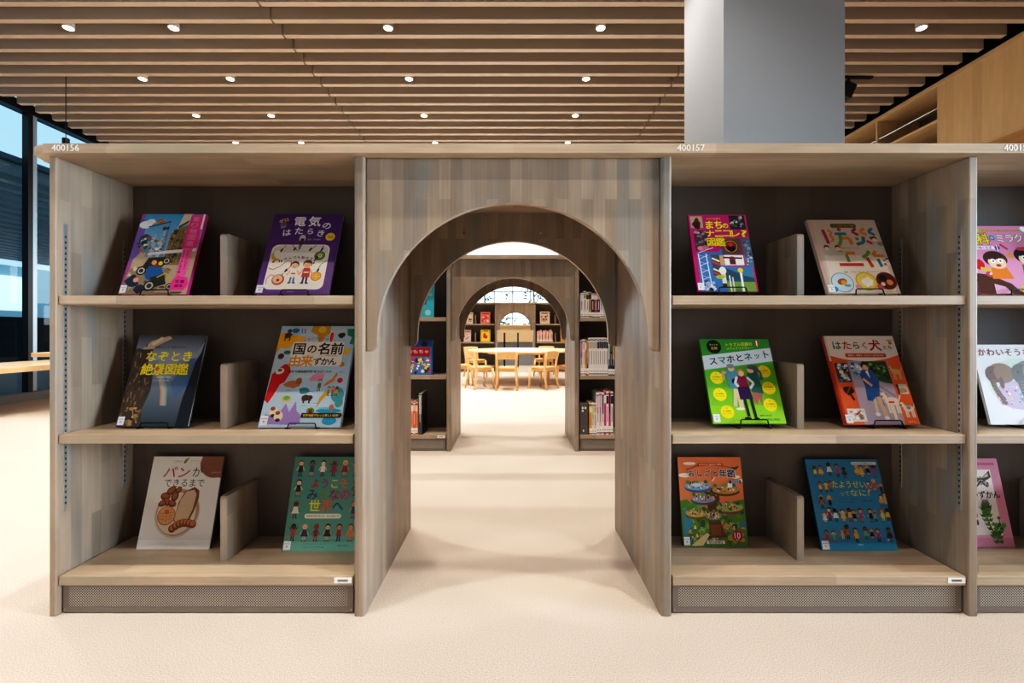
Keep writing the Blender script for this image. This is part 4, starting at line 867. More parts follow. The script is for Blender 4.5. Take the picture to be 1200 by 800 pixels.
def flat_text(s, name, x, y, z, h, mat, parent):
    vs, fs, asp = text_geo(s, .03)
    me = bpy.data.meshes.new(name); W = h*asp
    me.from_pydata([(u*W, 0, v*h) for u, v in vs], [], fs); me.materials.append(mat)
    o = bpy.data.objects.new(name, me); COL.objects.link(o); o.location = (x, y, z)
    md = o.modifiers.new('thick', 'SOLIDIFY'); md.thickness = .0008; md.offset = 0
    o.parent = parent
    return o
for s, x, w in (('400156', -1.320, 'left end'), ('400157', .525, 'middle, near the white column'), ('400158', 1.489, 'right')):
    flat_text(s, 'number_lettering', x, YF-.0288, 1.400, .019, LABEL, TOP1)

# second row
Y2 = 3.352
make_case(-1.376, -.480, Y2, 'grey-stained bookcase seen left through the front archway', lpanel=.020, rpanel=0, rails=False, tagx=(-.545, -.49))
make_case(.480, 1.373, Y2, 'grey-stained bookcase seen right through the front archway', lpanel=0, rpanel=.026, rails=False)
make_arch(Y2, 'second wooden archway seen through the front one')
slab('long_worktop', -1.455, 1.46, Y2, 'wooden top slab over the second row of bookcases')

# ------------------------------------------------------------------ spine-out books in second row
def spine_book(x, w, h, d, z, cols, label, group, Y, tilt=0, seed=0, name='paperback_book', lab=True):
    """small book standing spine out; printed colours carried in one mesh"""
    a = Art(w, h); R = random.Random(seed)
    a.rect(0, 0, 1, 1, cols[0]); a.rect(.0, .72, 1, .9, cols[1]) if R.random() < .6 else a.rect(.2, .5, .8, .93, cols[1])
    a.line([(.5, .3), (.5, .65)], .22, cols[2]); a.rect(0, .93, 1, .96, cols[2])
    if lab: a.rect(0, .03, 1, .20, '#eceae6'); a.rect(0, .03, 1, .055, cols[2]); a.rect(.2, .1, .8, .12, '#6a6a72')
    b = len(a.v); W, Hh = w/2, h
    a.v += [(-W, 0, 0), (W, 0, 0), (W, d, 0), (-W, d, 0), (-W, 0, Hh), (W, 0, Hh), (W, d, Hh), (-W, d, Hh)]
    for f, c in (((0, 3, 2, 1), cols[0]), ((4, 5, 6, 7), '#e8e0d0'), ((0, 1, 5, 4), cols[0]), ((1, 2, 6, 5), cols[0]), ((2, 3, 7, 6), '#e8e0d0'), ((3, 0, 4, 7), cols[0])):
        a.f.append(tuple(b+i for i in f)); a.c.append([lin(c)]*4)
    me = bpy.data.meshes.new(name); me.from_pydata(a.v, [], a.f)
    at = me.color_attributes.new('Col', 'FLOAT_COLOR', 'CORNER'); flat = []
    for cs in a.c:
        for c in cs: flat += list(c)
    at.data.foreach_set('color', flat); me.materials.append(PRINTM)
    o = bpy.data.objects.new(name, me); COL.objects.link(o); o.location = (x, Y, z); o.rotation_euler = (0, tilt, 0)
    return tag(o, label, 'book', group)

ORD = ['first', 'second', 'third', 'fourth', 'fifth', 'sixth', 'seventh', 'eighth', 'ninth', 'tenth', 'eleventh', 'twelfth', 'thirteenth', 'fourteenth', 'fifteenth', 'sixteenth', 'seventeenth', 'eighteenth', 'nineteenth', 'twentieth']
CN = {'#e6e2de': 'white', '#d8cfc8': 'cream', '#2a2c3a': 'dark blue', '#e8e4e0': 'white', '#b5343a': 'red', '#5a4a42': 'brown', '#d0c8c4': 'pale grey', '#2b3f6a': 'navy', '#b89a6a': 'tan', '#d84a8a': 'pink', '#e7a23c': 'orange', '#1f1f26': 'black', '#d8503a': 'red', '#e08a3a': 'orange'}
def row(x, z, specs, where, group, Y=Y2+.012, gap=.0012):
    for i, (c, w, h, d, acc, ink) in enumerate(specs):
        spine_book(x+w/2, w, h, d, z+.0005, (c, acc, ink), '%s-spined book, %s from left, %s' % (CN.get(c, 'pale'), ORD[i], where), group, Y, seed=int(x*1000)+i)
        x += w+gap
WR = 'shelf right of the second archway'
row(.487, Z1, [('#e6e2de', .024, .175, .13, '#d8cfe0', '#5a4a8a'), ('#d8cfc8', .018, .19, .13, '#8a9a6a', '#3a4a3a'), ('#e6e2de', .016, .18, .13, '#3a3a44', '#2a2a2a'), ('#b89a6a', .018, .185, .13, '#3a2a24', '#2a201c'), ('#2a2c3a', .022, .18, .13, '#d8d8dc', '#d0d0d4'), ('#b5343a', .018, .175, .13, '#e8d8d0', '#f0e0d0'), ('#2b3f6a', .020, .18, .13, '#d0c8a0', '#e0e0e0'), ('#e6e2de', .02, .18, .13, '#b5343a', '#3a3a3a'), ('#d0c8c4', .02, .175, .13, '#2a2c3a', '#2a2a3a'), ('#5a4a42', .022, .185, .13, '#d8c8a0', '#e8e0d0')], 'top '+WR, 'spine-out books on the top shelf of the second row')
row(.487, Z2, [('#d8cfc8', .019, .255, .17, '#c080b0', '#7a3a6a'), ('#e6e2de', .014, .262, .17, '#d8b8d0', '#8a4a7a'), ('#e7a23c', .011, .258, .17, '#e8e0d0', '#3a2a20'), ('#5a4a42', .012, .26, .17, '#c8a060', '#e0d0b0')]+[('#e8e4e0', .0145, .27+.003*(k % 2), .17, '#4a4a52' if k > 3 else '#c0b8b0', '#3a3a40') for k in range(9)]+[('#2b3f6a', .014, .235, .17, '#d0d4dc', '#e0e0e0'), ('#2a2c3a', .014, .24, .17, '#4a6a5a', '#d0d0d0'), ('#1f1f26', .016, .23, .17, '#d0b04a', '#e0d8c0'), ('#2b3f6a', .016, .24, .17, '#a04a4a', '#e0e0e0')], 'middle '+WR, 'spine-out books on the middle shelf of the second row')
row(.553, Z3, [('#e7a23c', .018, .225, .19, '#e8e0a0', '#5a3a2a'), ('#e6e2de', .016, .225, .19, '#b8d0b0', '#4a6a4a'), ('#d8cfc8', .016, .222, .19, '#d89a8a', '#7a4a4a'), ('#e8e4e0', .017, .30, .21, '#d8a8c0', '#8a4a6a'), ('#d0c8c4', .017, .305, .21, '#c8b0d8', '#6a4a8a'), ('#e8e4e0', .016, .30, .21, '#3a3a44', '#5a4a5a'), ('#d84a8a', .015, .315, .21, '#e8e0e4', '#6a1a3a'), ('#e8e4e0', .016, .31, .21, '#3a3038', '#2a2a2a'), ('#d84a8a', .014, .31, .21, '#1f1f26', '#2a1a20'), ('#e6e2de', .016, .31, .21, '#2a2a30', '#3a3a3a')], 'bottom '+WR, 'spine-out books on the bottom shelf of the second row')
t = empty('file_box', (.515, Y2+.012, Z3+.0005), 'dark grey file box beside books on the bottom shelf right behind the archway', 'file box')
m = MB(); m.box(-.030, .030, 0, .2, 0, .225, .002); m.build('box_body', plain('grey_board', '#55524f', .6), t)
m = MB(); m.box(-.016, -.004, -.001, 0, .185, .200); m.box(.004, .016, -.001, 0, .185, .200); m.box(-.016, -.004, -.001, 0, .165, .178); m.box(-.008, .0, -.001, 0, .02, .035); m.build('label', LABEL, t)
# left bay of second row
tb = empty('picture_book', (-.688, Y2+.05, Z1+.0005), 'turquoise book standing on the top shelf left behind the archway', 'book'); tb.rotation_euler = (-.12, 0, 0)
a = Art(.22, .24); a.rect(0, 0, 1, 1, '#2f9ab8'); a.rect(.5, 0, 1, 1, '#44b2c4'); a.ell(.8, .15, .1, '#9ad8e0'); a.line([(.7, .4), (.7, .85)], .1, '#1f6a9a'); a.ell(.88, .7, .06, '#7acbd6'); a.build('cover_print', tb)
m = MB(); m.box(-.11, .11, 0, .012, 0, .24, .001); m.build('cover', plain('teal_boards', '#2f8aa4', .4), tb)
tb = empty('picture_book', (-.70, Y2+.06, Z2+.0005), 'blue and red toy-filled book standing on the middle shelf left behind the archway', 'book'); tb.rotation_euler = (-.16, 0, 0)
a = Art(.22, .26); a.rect(0, 0, 1, 1, '#3a5f9a'); a.rect(.05, .0, .95, .8, '#5a7ab0'); a.speck(.1, .02, .95, .5, ['#e8e0e0', '#c83a4a', '#3a8ab0', '#e8d04a', '#2a2a44', '#d87aa0', '#f0f0f0'], 70, .06, 3)
a.rect(.1, .52, .9, .78, '#c02436'); a.text('おもちゃ', .5, .66, .7, '#e8d8dc', H=.1, bold=.08); a.rect(.05, .8, .95, 1, '#2b4a86'); a.ell(.7, .88, .1, '#1f2a44'); a.build('cover_print', tb)
m = MB(); m.box(-.11, .11, 0, .014, 0, .26, .001); m.build('cover', plain('blue_boards', '#2b4a86', .4), tb)
x = -.79
for i, (c, acc, ink, w, h) in enumerate((('#e6e2de', '#b5343a', '#3a3a3a', .018, .24), ('#e08a3a', '#f0e0b0', '#5a2a1a', .016, .235), ('#d8503a', '#f0d0c0', '#f0e8e0', .016, .24), ('#e7a23c', '#e8e0d0', '#6a2a1a', .015, .232), ('#d84a8a', '#e8b0c0', '#f0e8e0', .014, .238), ('#e08a3a', '#e8c8a0', '#7a3a1a', .017, .232))):
    spine_book(x+w/2, w, h, .17, Z3+.0005, (c, acc, ink), '%s-spined book, %s from left, bottom shelf left of the second archway' % (CN.get(c, 'pale'), ORD[i]), 'spine-out books on the bottom shelf left of the second row', Y2+.012, seed=60+i); x += w+.0012
spine_book(x+.016, .026, .295, .21, Z3+.0005, ('#4a4a4c', '#c8c4bc', '#b8b4ac'), 'tall grey and white book at the end of the bottom row left behind the archway', None, Y2+.012, seed=77, lab=False)
t = empty('bookend', (x+.036, Y2+.03, Z3+.0005), 'black metal bookend on the bottom shelf left behind the archway', 'bookend')
m = MB(); m.box(-.001, .001, 0, .14, 0, .19, .0005); m.box(-.06, -.001, 0, .14, 0, .0012); m.build('plate', BLACK, t)
for o_ in t.children: o_.location.x = 0

# ------------------------------------------------------------------ third (far) unit
Y3 = 10.2; K3 = Y3/545
def X3(px): return (px-601)*K3
def ZZ(py): return .854+(390-py)*K3
ztop = ZZ(356)
root = empty('bookcase_archway', (X3(603.8), Y3, 0), 'far small archway in the bookcase by the bright window wall', 'archway')
hw3 = X3(625.5)-X3(603.8); R3 = .36
for s in (-1, 1):
    m = MB(); x0, x1 = sorted((s*hw3, s*(hw3+.04))); m.box(x0, x1, 0, .6, 0, ztop, .006); m.build('side_panel', W_V, root)
out = arch_outline(hw3, R3, .96, .92, 0, r=.02, zt=ztop)
for y0 in (.012, .56):
    m = MB(); m.prism(out, 'y', y0, y0+.025, .004, 2); m.build('arch_panel', W_V, root)
for s, lb in ((-1, 'left'), (1, 'right')):
    cx = X3(603.8)+s*(hw3+.04+.62)
    root = empty('bookcase', (cx, Y3, 0), 'far bookcase %s of the small archway by the window wall' % lb, 'bookcase')
    m = MB(); m.box(-.62, .62, .29, .31, 0, ztop); m.build('back_panel', W_BACK, root)
    m = MB(); m.box(s*.62-.015, s*.62+.015, 0, .6, 0, ztop); m.build('side_panel', W_V, root)
    for z in (ZZ(380), ZZ(401.4), .12):
        m = MB(); m.box(-.605, .605, .0, .289, z-.015, z+.015, .002); m.build('shelf', W_H, root)
    m = MB(); m.box(-.60, .60, .02, .03, 0, .105); m.build('kick_plate', KICK, root)
    for z in (ZZ(380)+.015, ZZ(401.4)+.015):
        m = MB(); d = X3(557 if s < 0 else 651)-cx; m.box(d-.012, d+.012, .03, .28, z, z+.2, .001); m.build('book_divider', W_V, root)
m = MB(); m.box(-1.95, 1.95, -.02, .62, ztop, ztop+.03, .006); o = m.build('long_worktop', W_H, loc=(X3(603.8), Y3, 0)); tag(o, 'wooden top slab over the far bookcases by the window wall', 'countertop')
def far_book(px0, px1, zb, h, cols, label, seed, grp):
    w = (px1-px0)*K3; r = empty('picture_book', (X3((px0+px1)/2), Y3+.06, zb), label, 'book', grp); r.rotation_euler = (-.2, 0, 0)
    a = Art(w, h); a.rect(0, 0, 1, 1, cols[0]); a.speck(.08, .1, .92, .7, cols[1:], 26, .09, seed); a.rect(.15, .8, .85, .9, cols[1]); a.build('cover_print', r, PRINTM)
    m = MB(); m.box(-w/2, w/2, 0, .014, 0, h, .001, 1); m.build('cover', plain('boards', cols[0], .5), r)
za, zb_ = ZZ(380)+.0155, ZZ(401.4)+.0155
GF = 'face-out books in the far bookcases'
far_book(562.8, 574.2, za, .27, ['#e07a6a', '#b83a32', '#f0d8c8', '#c8503a'], 'red and pink book on the upper shelf left of the far archway', 1, GF)
far_book(546, 554, za, .26, ['#d8d0c0', '#e0a030', '#4a6a8a', '#2a2a2a'], 'pale book with orange print at the left end of the far upper shelf', 2, GF)
far_book(633, 644.6, za, .28, ['#e8d8c4', '#a0583a', '#c88a6a', '#5a3a2a'], 'cream book with brown print on the upper shelf right of the far archway', 4, GF)
far_book(656.5, 667, za, .27, ['#e8dcc8', '#6aa060', '#c8b090'], 'pale green-flecked book at the right end of the far upper shelf', 5, GF)
r = empty('picture_book', (X3(568.6), Y3+.06, zb_), 'bright yellow book with a red figure left of the far archway', 'book', GF); r.rotation_euler = (-.2, 0, 0)
a = Art(.215, .28); a.rect(0, 0, 1, 1, '#f2c61e'); a.rect(.14, .1, .86, .9, '#f6dc5a'); a.blob(.5, .42, .25, .16, '#d8341c'); a.blob(.4, .6, .12, .12, '#c8281c'); a.rect(.3, .84, .8, .9, '#c8401c'); a.build('cover_print', r)
m = MB(); m.box(-.1075, .1075, 0, .014, 0, .28, .001, 1); m.build('cover', plain('boards', '#f2c61e', .5), r)
far_book(543, 551.6, zb_, .27, ['#dcc8c0', '#b87a6a', '#e8e0dc'], 'pale pink book at the left end of the far lower shelf', 7, GF)
far_book(657.2, 665.4, zb_, .29, ['#e0b02c', '#8a5a1a', '#f2e0a0'], 'golden book at the right end of the far lower shelf', 8, GF)
x = X3(629.3)
for i in range(13):
    w = .023+.006*((i*7) % 3)/2; h = .235+.012*((i*5) % 4); c = ['#e6e2de', '#d8cfc8', '#e08a3a', '#e8e4e0', '#d8503a'][i % 5]
    spine_book(x+w/2, w, h, .15, zb_, (c, ['#e8b8a8', '#d89a8a', '#e8c0c0'][i % 3], '#a85a4a'), '%s-spined book, %s from left in the row right of the far archway' % (CN[c], ORD[i]), 'spine-out books on the far lower shelf', Y3+.012, seed=200+i); x += w+.001

# ------------------------------------------------------------------ table, chairs
TX, TY, TZ = .16, 8.15, .565
t = empty('round_table', (TX, TY, 0), 'low round pale wooden table ringed by small chairs beyond the archways', 'table')
m = MB(); m.lathe([(.93, TZ-.03), (.95, TZ-.024), (.95, TZ-.006), (.94, TZ)], seg=64); m.build('table_top', W_PALE, t)
for k in range(4):
    an = PI/4+k*PI/2; m = MB(); m.tube([(.62*math.cos(an), .62*math.sin(an), 0), (.58*math.cos(an), .58*math.sin(an), TZ-.03)], [.022, .03], 14); m.build('leg', W_CHAIR, t)
m = MB(); m.lathe([(.6, TZ-.07), (.6, TZ-.03)], seg=32); m.build('apron', W_CHAIR, t)

def make_chair():
    """children's chair, back towards -y (sitter faces +y)"""
    r = empty('childrens_chair', (0, 0, 0), 'x', 'chair')
    m = MB(); pts = []
    for k in range(28):
        a = 2*PI*k/28; c, s = math.cos(a), math.sin(a); pts.append((.165*math.copysign(abs(c)**.6, c), .155*math.copysign(abs(s)**.6, s)))
    m.prism(pts, 'z', .318, .340, .004, 2); m.build('seat', W_CHAIR, r)
    m = MB()
    for y in (-.125, .125): m.box(-.125, .125, y-.009, y+.009, .275, .317, .002)
    for x in (-.13, .13): m.box(x-.009, x+.009, -.12, .12, .275, .317, .002)
    m.build('seat_rail', W_CHAIR, r)
    for s in (-1, 1):
        m = MB(); m.tube([(s*.155, .155, 0), (s*.135, .135, .316)], [.014, .019], 12); m.build('leg', W_CHAIR, r, True)
        m = MB(); m.tube([(s*.155, -.185, 0), (s*.14, -.145, .2), (s*.137, -.138, .33), (s*.142, -.155, .44), (s*.15, -.185, .565)], [.014, .018, .02, .018, .014], 12); m.build('leg', W_CHAIR, r, True)
    # curved back board
    m = MB(); N_ = 12; vs = []
    for j, (z, off) in enumerate(((.455, -.150), (.475, -.158), (.55, -.178), (.578, -.186))):
        rw = []
        for k in range(N_+1):
            u = -1+2*k/N_; xx = u*.165; yy = off-.028*(1-u*u)
            rw.append((m.bm.verts.new((xx, yy, z+.008*(1-u*u))), m.bm.verts.new((xx, yy+.014, z+.008*(1-u*u)))))
        vs.append(rw)
    for j in range(3):
        for k in range(N_):
            for q in (0, 1):
                f = [vs[j][k][q], vs[j][k+1][q], vs[j+1][k+1][q], vs[j+1][k][q]]; m.bm.faces.new(f if q == 0 else f[::-1])
    for k in range(N_):
        m.bm.faces.new([vs[0][k][0], vs[0][k][1], vs[0][k+1][1], vs[0][k+1][0]]); m.bm.faces.new([vs[3][k][0], vs[3][k+1][0], vs[3][k+1][1], vs[3][k][1]])
    for j in range(3):
        for k in (0, N_): m.bm.faces.new([vs[j][k][0], vs[j+1][k][0], vs[j+1][k][1], vs[j][k][1]])
    m.build('backrest', W_CHAIR, r, True)
    return r
spots = [(-.085, 7.03, -2, 'nearest chair, its back squarely towards the archway, at the round table'),
         (.46, 7.14, 50, 'chair angled left with its side showing, right of the nearest chair'),
         (.92, 7.5, 48, 'chair at the right front of the table, partly behind the arch jamb'),
         (-.50, 7.18, -58, 'chair turned right, left of the nearest chair at the table'),
         (-.84, 7.6, -72, 'chair at the left of the table, partly hidden behind a nearer chair'),
         (-1.12, 8.2, -88, 'chair at the far left side of the round table'),
         (-.72, 9.05, -140, 'chair behind the table on the left, only its back showing'),
         (.62, 9.35, 158, 'chair behind the table on the right, only its back showing'),
         (1.25, 8.9, 128, 'chair behind the table at the right end'),
         (1.42, 8.1, 88, 'chair at the right side of the round table')]
proto = make_chair()
for i, (x, y, rz, lb) in enumerate(spots):
    o = proto if i == 0 else copy_tree(proto)
    o.location = (x, y, 0); o.rotation_euler = (0, 0, math.radians(rz)); o['label'] = 'small beech '+lb; o['group'] = 'small beech chairs around the round table'

# ------------------------------------------------------------------ room shell
def struct(name, mat, *boxes):
    m = MB()
    for b in boxes: m.box(*b)
    o = m.build(name, mat); o['kind'] = 'structure'; return o
XL, XR, YB, YE = -6.22, 5.4, -5.0, 14.2
HC = .854+2.81
struct('floor', CARPET, (XL, XR, YB, YE, -.05, 0))
struct('ceiling', VOID, (XL-.1, XR+.1, YB-.1, YE+.1, HC+.30, HC+.40))
struct('trim_1', WHITE, (XL, XR, 9.3, YE, 2.93, HC+.30))       # lower plaster soffit by the far windows
# slats
pitch = .2175; y = 4.196-6*pitch*5; n = 2
while y < 9.2:
    m = MB()
    for a_, b_ in ((-6.07, -2.179), (-2.161, 1.791), (1.809, 4.66)):
        m.box(a_, b_, y-.028, y+.028, HC, HC+.26)
    o = m.build('trim_%d' % n, SLAT); o['kind'] = 'structure'; n += 1; y += pitch
struct('wall_back', WHITE, (XL, XR, YB-.1, YB, 0, HC+.3))
# front (far) wall with windows
FW = []
FW += [(XL, -5.2, YE, YE+.15, 0, HC+.3), (4.6, XR, YE, YE+.15, 0, HC+.3), (-5.2, 4.6, YE, YE+.15, 0, .35), (-5.2, 4.6, YE, YE+.15, 2.9, HC+.3)]
struct('wall_front', WHITE, *FW)
m = MB(); x = -5.2+.0
xs = []
base = (600.4-601)*YE/545; sp = 21.2*YE/545
k = -9
while base+k*sp < 4.6:
    if base+k*sp > -5.1: xs.append(base+k*sp)
    k += 1
for xx in xs: m.box(xx-.016, xx+.016, YE+.03, YE+.09, .35, 2.9)
for z in (.854+48.5*YE/545, .38, 2.88, 1.30): m.box(-5.2, 4.6, YE+.03, YE+.09, z-.016, z+.016)
o = m.build('window_1', plain('glare_paled_window_frame', '#8b959b', .5)); o['kind'] = 'structure'  # frame colour paled to stand in for glare around the mullions
m = MB(); m.bm.faces.new([m.bm.verts.new((a_, YE+.06, b_)) for a_, b_ in ((-5.2, .35), (4.6, .35), (4.6, 2.9), (-5.2, 2.9))]); o2 = m.build('glass_pane', GLASS_CLEAR, o)
# left curtain wall
MY = [-4.4, -1.8, .8, 3.4, 5.98, 8.6, 11.2, 13.8]
m = MB()
for yy in MY: m.box(XL-.06, XL+.02, yy-.03, yy+.03, .08, HC+.3)
m.box(XL-.1, XL+.03, YB, YE, HC-.0, HC+.12); m.box(XL-.1, XL+.03, YB, YE, HC+.2, HC+.3)
o = m.build('window_2', DARKFRAME); o['kind'] = 'structure'
m = MB(); m.bm.faces.new([m.bm.verts.new((XL-.05, a_, b_)) for a_, b_ in ((YB, .08), (YE, .08), (YE, HC+.2), (YB, HC+.2))]); m.build('glass_pane', GLASS_TINT, o)
m = MB()
for yy in MY: m.box(XL-.02, XL+.0, yy+.03, yy+.10, .1, HC)
m.build('bright_mullion_cover', plain('pale_aluminium', '#9fb4c6', .4, .5), o)
struct('baseboard_left', CONC, (XL-.02, XL+.14, YB, YE, 0, .1))
# ledge that runs along the glass
t = empty('window_bench', (-5.58, 4.4, 0), 'long pale wooden bench running along the left glass wall', 'bench')
m = MB(); m.box(-.56, .46, -7, 6.2, .445, .50, .004); m.build('bench_top', W_PALE, t)
for yy in (-5.5, -2.6, .3, 3.2, 5.6):
    m = MB(); m.prism([(-.5, .444), (.36, .444), (.05, 0), (-.5, 0)], 'y', yy-.02, yy+.02); m.build('bench_support', plain('grey_panel', '#8b8d8c', .6), t)
t = empty('side_table', (-4.52, 5.22, 0), 'small pale wooden table behind the left end of the bookcase', 'table')
m = MB(); m.box(-.58, .5, -.3, .3, .60, .645, .006); m.build('table_top', W_PALE, t)
for sx_ in (-.1, .42):
    for sy_ in (-.24, .24):
        m = MB(); m.tube([(sx_, sy_, 0), (sx_, sy_, .60)], .018, 10); m.build('leg', BLACK, t)
# right wall with built-in shelving
XW = 4.77; ZT = .854+.59*XW; ZPB = .854+.4065*XW; ZS = .854+.504*XW
struct('wall_right', W_OAK, (XR-.02, XR+.1, YB, YE, 0, HC+.3))
t = empty('wall_cabinet', (XW, 0, 0), 'tall oak wall shelving and panelling along the right wall', 'cabinet')
m = MB(); m.box(0, .03, -3.2, 5.20, ZPB, ZT-.05); m.build('front_panel', W_OAK, t)
m = MB(); m.box(-.01, .60, -3.2, 9.1, ZT-.05, ZT, .003); m.build('cabinet_top', W_OAKH, t)
m = MB(); m.box(0, .60, -3.2, 5.2, ZPB-.03, ZPB); m.build('cabinet_floor', W_OAKH, t)
for yy in (5.215, 6.10, 7.6, 9.08):
    m = MB(); m.box(0, .58, yy-.014, yy+.014, 0, ZT-.05, .002); m.build('upright', W_OAK, t)
for z in (ZS, 2.75, 2.2, 1.7, 1.2, .7):
    m = MB(); m.box(.005, .58, 5.23, 9.06, z-.03, z, .002); m.build('shelf', W_OAKH, t)
m = MB(); m.box(.55, .58, 5.22, 9.07, 0, ZT-.05); m.build('back_panel', W_BACK, t)
m = MB(); m.tube([(.02, 5.23, .854+.531*XW), (.02, 9.06, .854+.531*XW)], .006, 8); m.build('guard_rail', STEEL, t)
# column
cd = 2.5; cx0, cx1 = (848-601)*cd/545, (990-601)*cd/545; cy1 = cd*(848-601)/(802-601)
t = struct('column', GREYWALL, (cx0, cx1, cd, cy1, 0, HC+.3)); t.name = 'wall_column'

# pendant and track spot
t = empty('pendant_lamp', (-4.94, 5.14, 0), 'small black pendant lamp on a thin cord above the left bookcase end', 'lamp')
m = MB(); m.tube([(0, 0, 3.01), (0, 0, HC+.3)], .004, 6); m.build('cord', BLACK, t)
m = MB(); m.lathe([(.033, 2.86), (.033, 3.0), (.01, 3.01)], seg=20); m.build('lamp_head', BLACK, t)
t = empty('track_spotlight', (3.68, 5.1, 0), 'black track spotlight beside the white column under the slats', 'lamp')
m = MB(); m.box(-.1, .26, -.018, .018, HC-.02, HC); m.build('track', BLACK, t)
m = MB(); m.box(-.012, .012, -.012, .012, HC-.09, HC-.02); m.build('bracket', BLACK, t)
m = MB(); rm = Matrix.Rotation(math.radians(25), 3, 'Y'); m.box(-.065, .065, -.06, .06, HC-.25, HC-.09, .006, 2, rot=rm, piv=(0, 0, HC-.09)); m.build('lamp_head', BLACK, t)

# downlights
m_spot = []
XS = [-4.1, -3.13, -1.15, .81, 3.77]
RY = [4.29, 5.15, 6.02, 6.88, 7.75, 8.62]
pos = []
rn = ['nearest', 'second', 'third', 'fourth', 'fifth', 'farthest']; cn = ['leftmost', 'second from left', 'middle', 'second from right', 'rightmost']
proto = None
for j, yy in enumerate(RY):
    for i, xx in enumerate(XS):
        if i == 4 and j > 0: continue
        if proto is None:
            proto = empty('downlight', (0, 0, 0), 'x', 'ceiling light')
            m = MB(); m.lathe([(.036, .0), (.046, .0), (.046, .09), (.03, .09)], seg=24); m.build('housing', WHITE, proto)
            m = MB(); m.lathe([(.036, -.003), (.036, .002)], seg=24); m.build('lens', LAMPGLOW, proto)
            m = MB(); m.tube([(0, 0, .09), (0, 0, .30)], .008, 8); m.build('stem', BLACK, proto)
            o = proto
        else: o = copy_tree(proto)
        o.location = (xx, yy, HC+.0); o.rotation_euler = (0, 0, 0)
        o['label'] = 'small round ceiling downlight, %s in the %s row' % (cn[i], rn[j]); o['group'] = 'downlights between the ceiling slats'

# counter and posts behind the far archway
t = empty('counter', (0, 12.1, 0), 'pale wooden counter seen through the far small archway', 'counter')
m = MB(); m.box(-1.3, 1.5, 0, .55, 1.03, 1.07, .004); m.build('counter_top', W_PALE, t)
m = MB(); m.box(-1.25, 1.45, .05, .5, .62, 1.03); m.build('counter_body', W_PALE, t)
m = MB(); m.box(-1.25, 1.45, .12, .5, 0, .62); m.build('counter_base', CONC, t)
for px, mt, nm in ((591.2, BLACK, 'black'), (607, TEAL, 'teal')):
    xx = (px-601)*11.6/545
    m = MB(); m.box(xx-.022, xx+.022, -.022, .022, 0, .86, .003); o = m.build('slim_post', mt, loc=(0, 11.6, 0)); tag(o, 'slim %s post in front of the pale counter in the far archway' % nm, 'post')

# ------------------------------------------------------------------ outside
struct('ground', plain('outside_paving', '#9aa2a4', .9), (-40, -6.5, -20, 40, -.3, -.1), (-6.5, 30, 14.6, 50, -.3, -.1))
t = empty('reflection_canopy', (-10.8, 8, 0), 'added slatted canopy standing in for slat reflections in the left glass wall', 'canopy')  # added outside in place of the ceiling slats mirrored in the glass
m = MB()
for k in range(20): m.box(-4.0+k*.42, -3.85+k*.42, -12, 12, 3.0, 3.12)
m.build('reflection_slats', plain('reflection_slats', '#c4dae4', .5), t)
m = MB(); m.box(-4.1, 4.2, -12, 12, 3.14, 3.2); m.build('reflection_canopy_roof', plain('reflection_canopy_roof', '#7fa2b4', .6), t)
for yy in (-11, -5):
    m = MB(); m.box(-4.0, -3.8, yy-.1, yy+.1, -.1, 3.0); m.build('reflection_canopy_post', DARKFRAME, t)
t = empty('reflection_building', (-19, 8, 0), 'added pale blue building with glowing windows, standing in for reflections in the left glass wall', 'building')  # added volume in place of the bluish reflections in the glass
m = MB(); m.box(-3, 0, -20, 20, 0, 3.4); m.build('wall', plain('far_wall', '#b9d8e2', .8), t)
for k in range(9):
    m = MB(); m.box(0, .05, -19+k*4.4, -16.2+k*4.4, 1.7, 3.0); m.build('window', plain('far_window_glow', '#ffffff', .5, emit='#f4fbff', es=2.0), t)  # panes emit to give the bright window image mirrored in the glass
    
m = MB(); m.box(-.4, .4, -20, 20, -.1, 1.35); o = m.build('hedge', plain('dark_hedge', '#22323a', .9), loc=(-15.8, 8, 0)); tag(o, 'dark clipped hedge outside beyond the left glass wall', 'hedge')

def tree(cx, cy, label, seed):
    t = empty('garden_tree', (cx, cy, 0), label, 'tree'); R = random.Random(seed)
    m = MB(); br = []
    m.tube([(0, 0, -.1), (.03, .02, 1.2), (-.03, .0, 2.4), (0, 0, 3.4)], [.035, .03, .022, .01], 8)
    for k in range(14):
        z = R.uniform(1.5, 3.2); a = R.uniform(0, 2*PI); l = R.uniform(.5, 1.1)
        p = [(0, 0, z), (l*.5*math.cos(a), l*.5*math.sin(a), z+.25), (l*math.cos(a), l*math.sin(a), z+R.uniform(-.1, .3))]
        m.tube(p, [.012, .008, .003], 6); br.append(p)
    m.build('trunk', plain('bark', '#4a4038', .9), t)
    m = MB()
    for p in br:
        for _ in range(3):
            f = R.uniform(.35, 1); c = Vector(p[1]).lerp(Vector(p[2]), (f-.3)*1.3)+Vector((R.uniform(-.1, .1), R.uniform(-.1, .1), R.uniform(-.1, .1)))
            for _ in range(3):
                d = Vector((R.uniform(-1, 1), R.uniform(-1, 1), R.uniform(-1, 1))).normalized(); e = d.orthogonal().normalized(); s_ = R.uniform(.06, .1)
                c2 = c+Vector((R.uniform(-.07, .07),)*1+(R.uniform(-.07, .07), R.uniform(-.07, .07)))
                m.bm.faces.new([m.bm.verts.new(c2-d*s_), m.bm.verts.new(c2+e*s_*.4), m.bm.verts.new(c2+d*s_), m.bm.verts.new(c2-e*s_*.4)])
    m.build('foliage', LEAFD, t)
tree(-.95, 15.9, 'slender tree outside the far windows, left of the far archway', 3)
tree(.75, 16.2, 'slender tree outside the far windows, right of the far archway', 8)
m = MB(); R = random.Random(6)
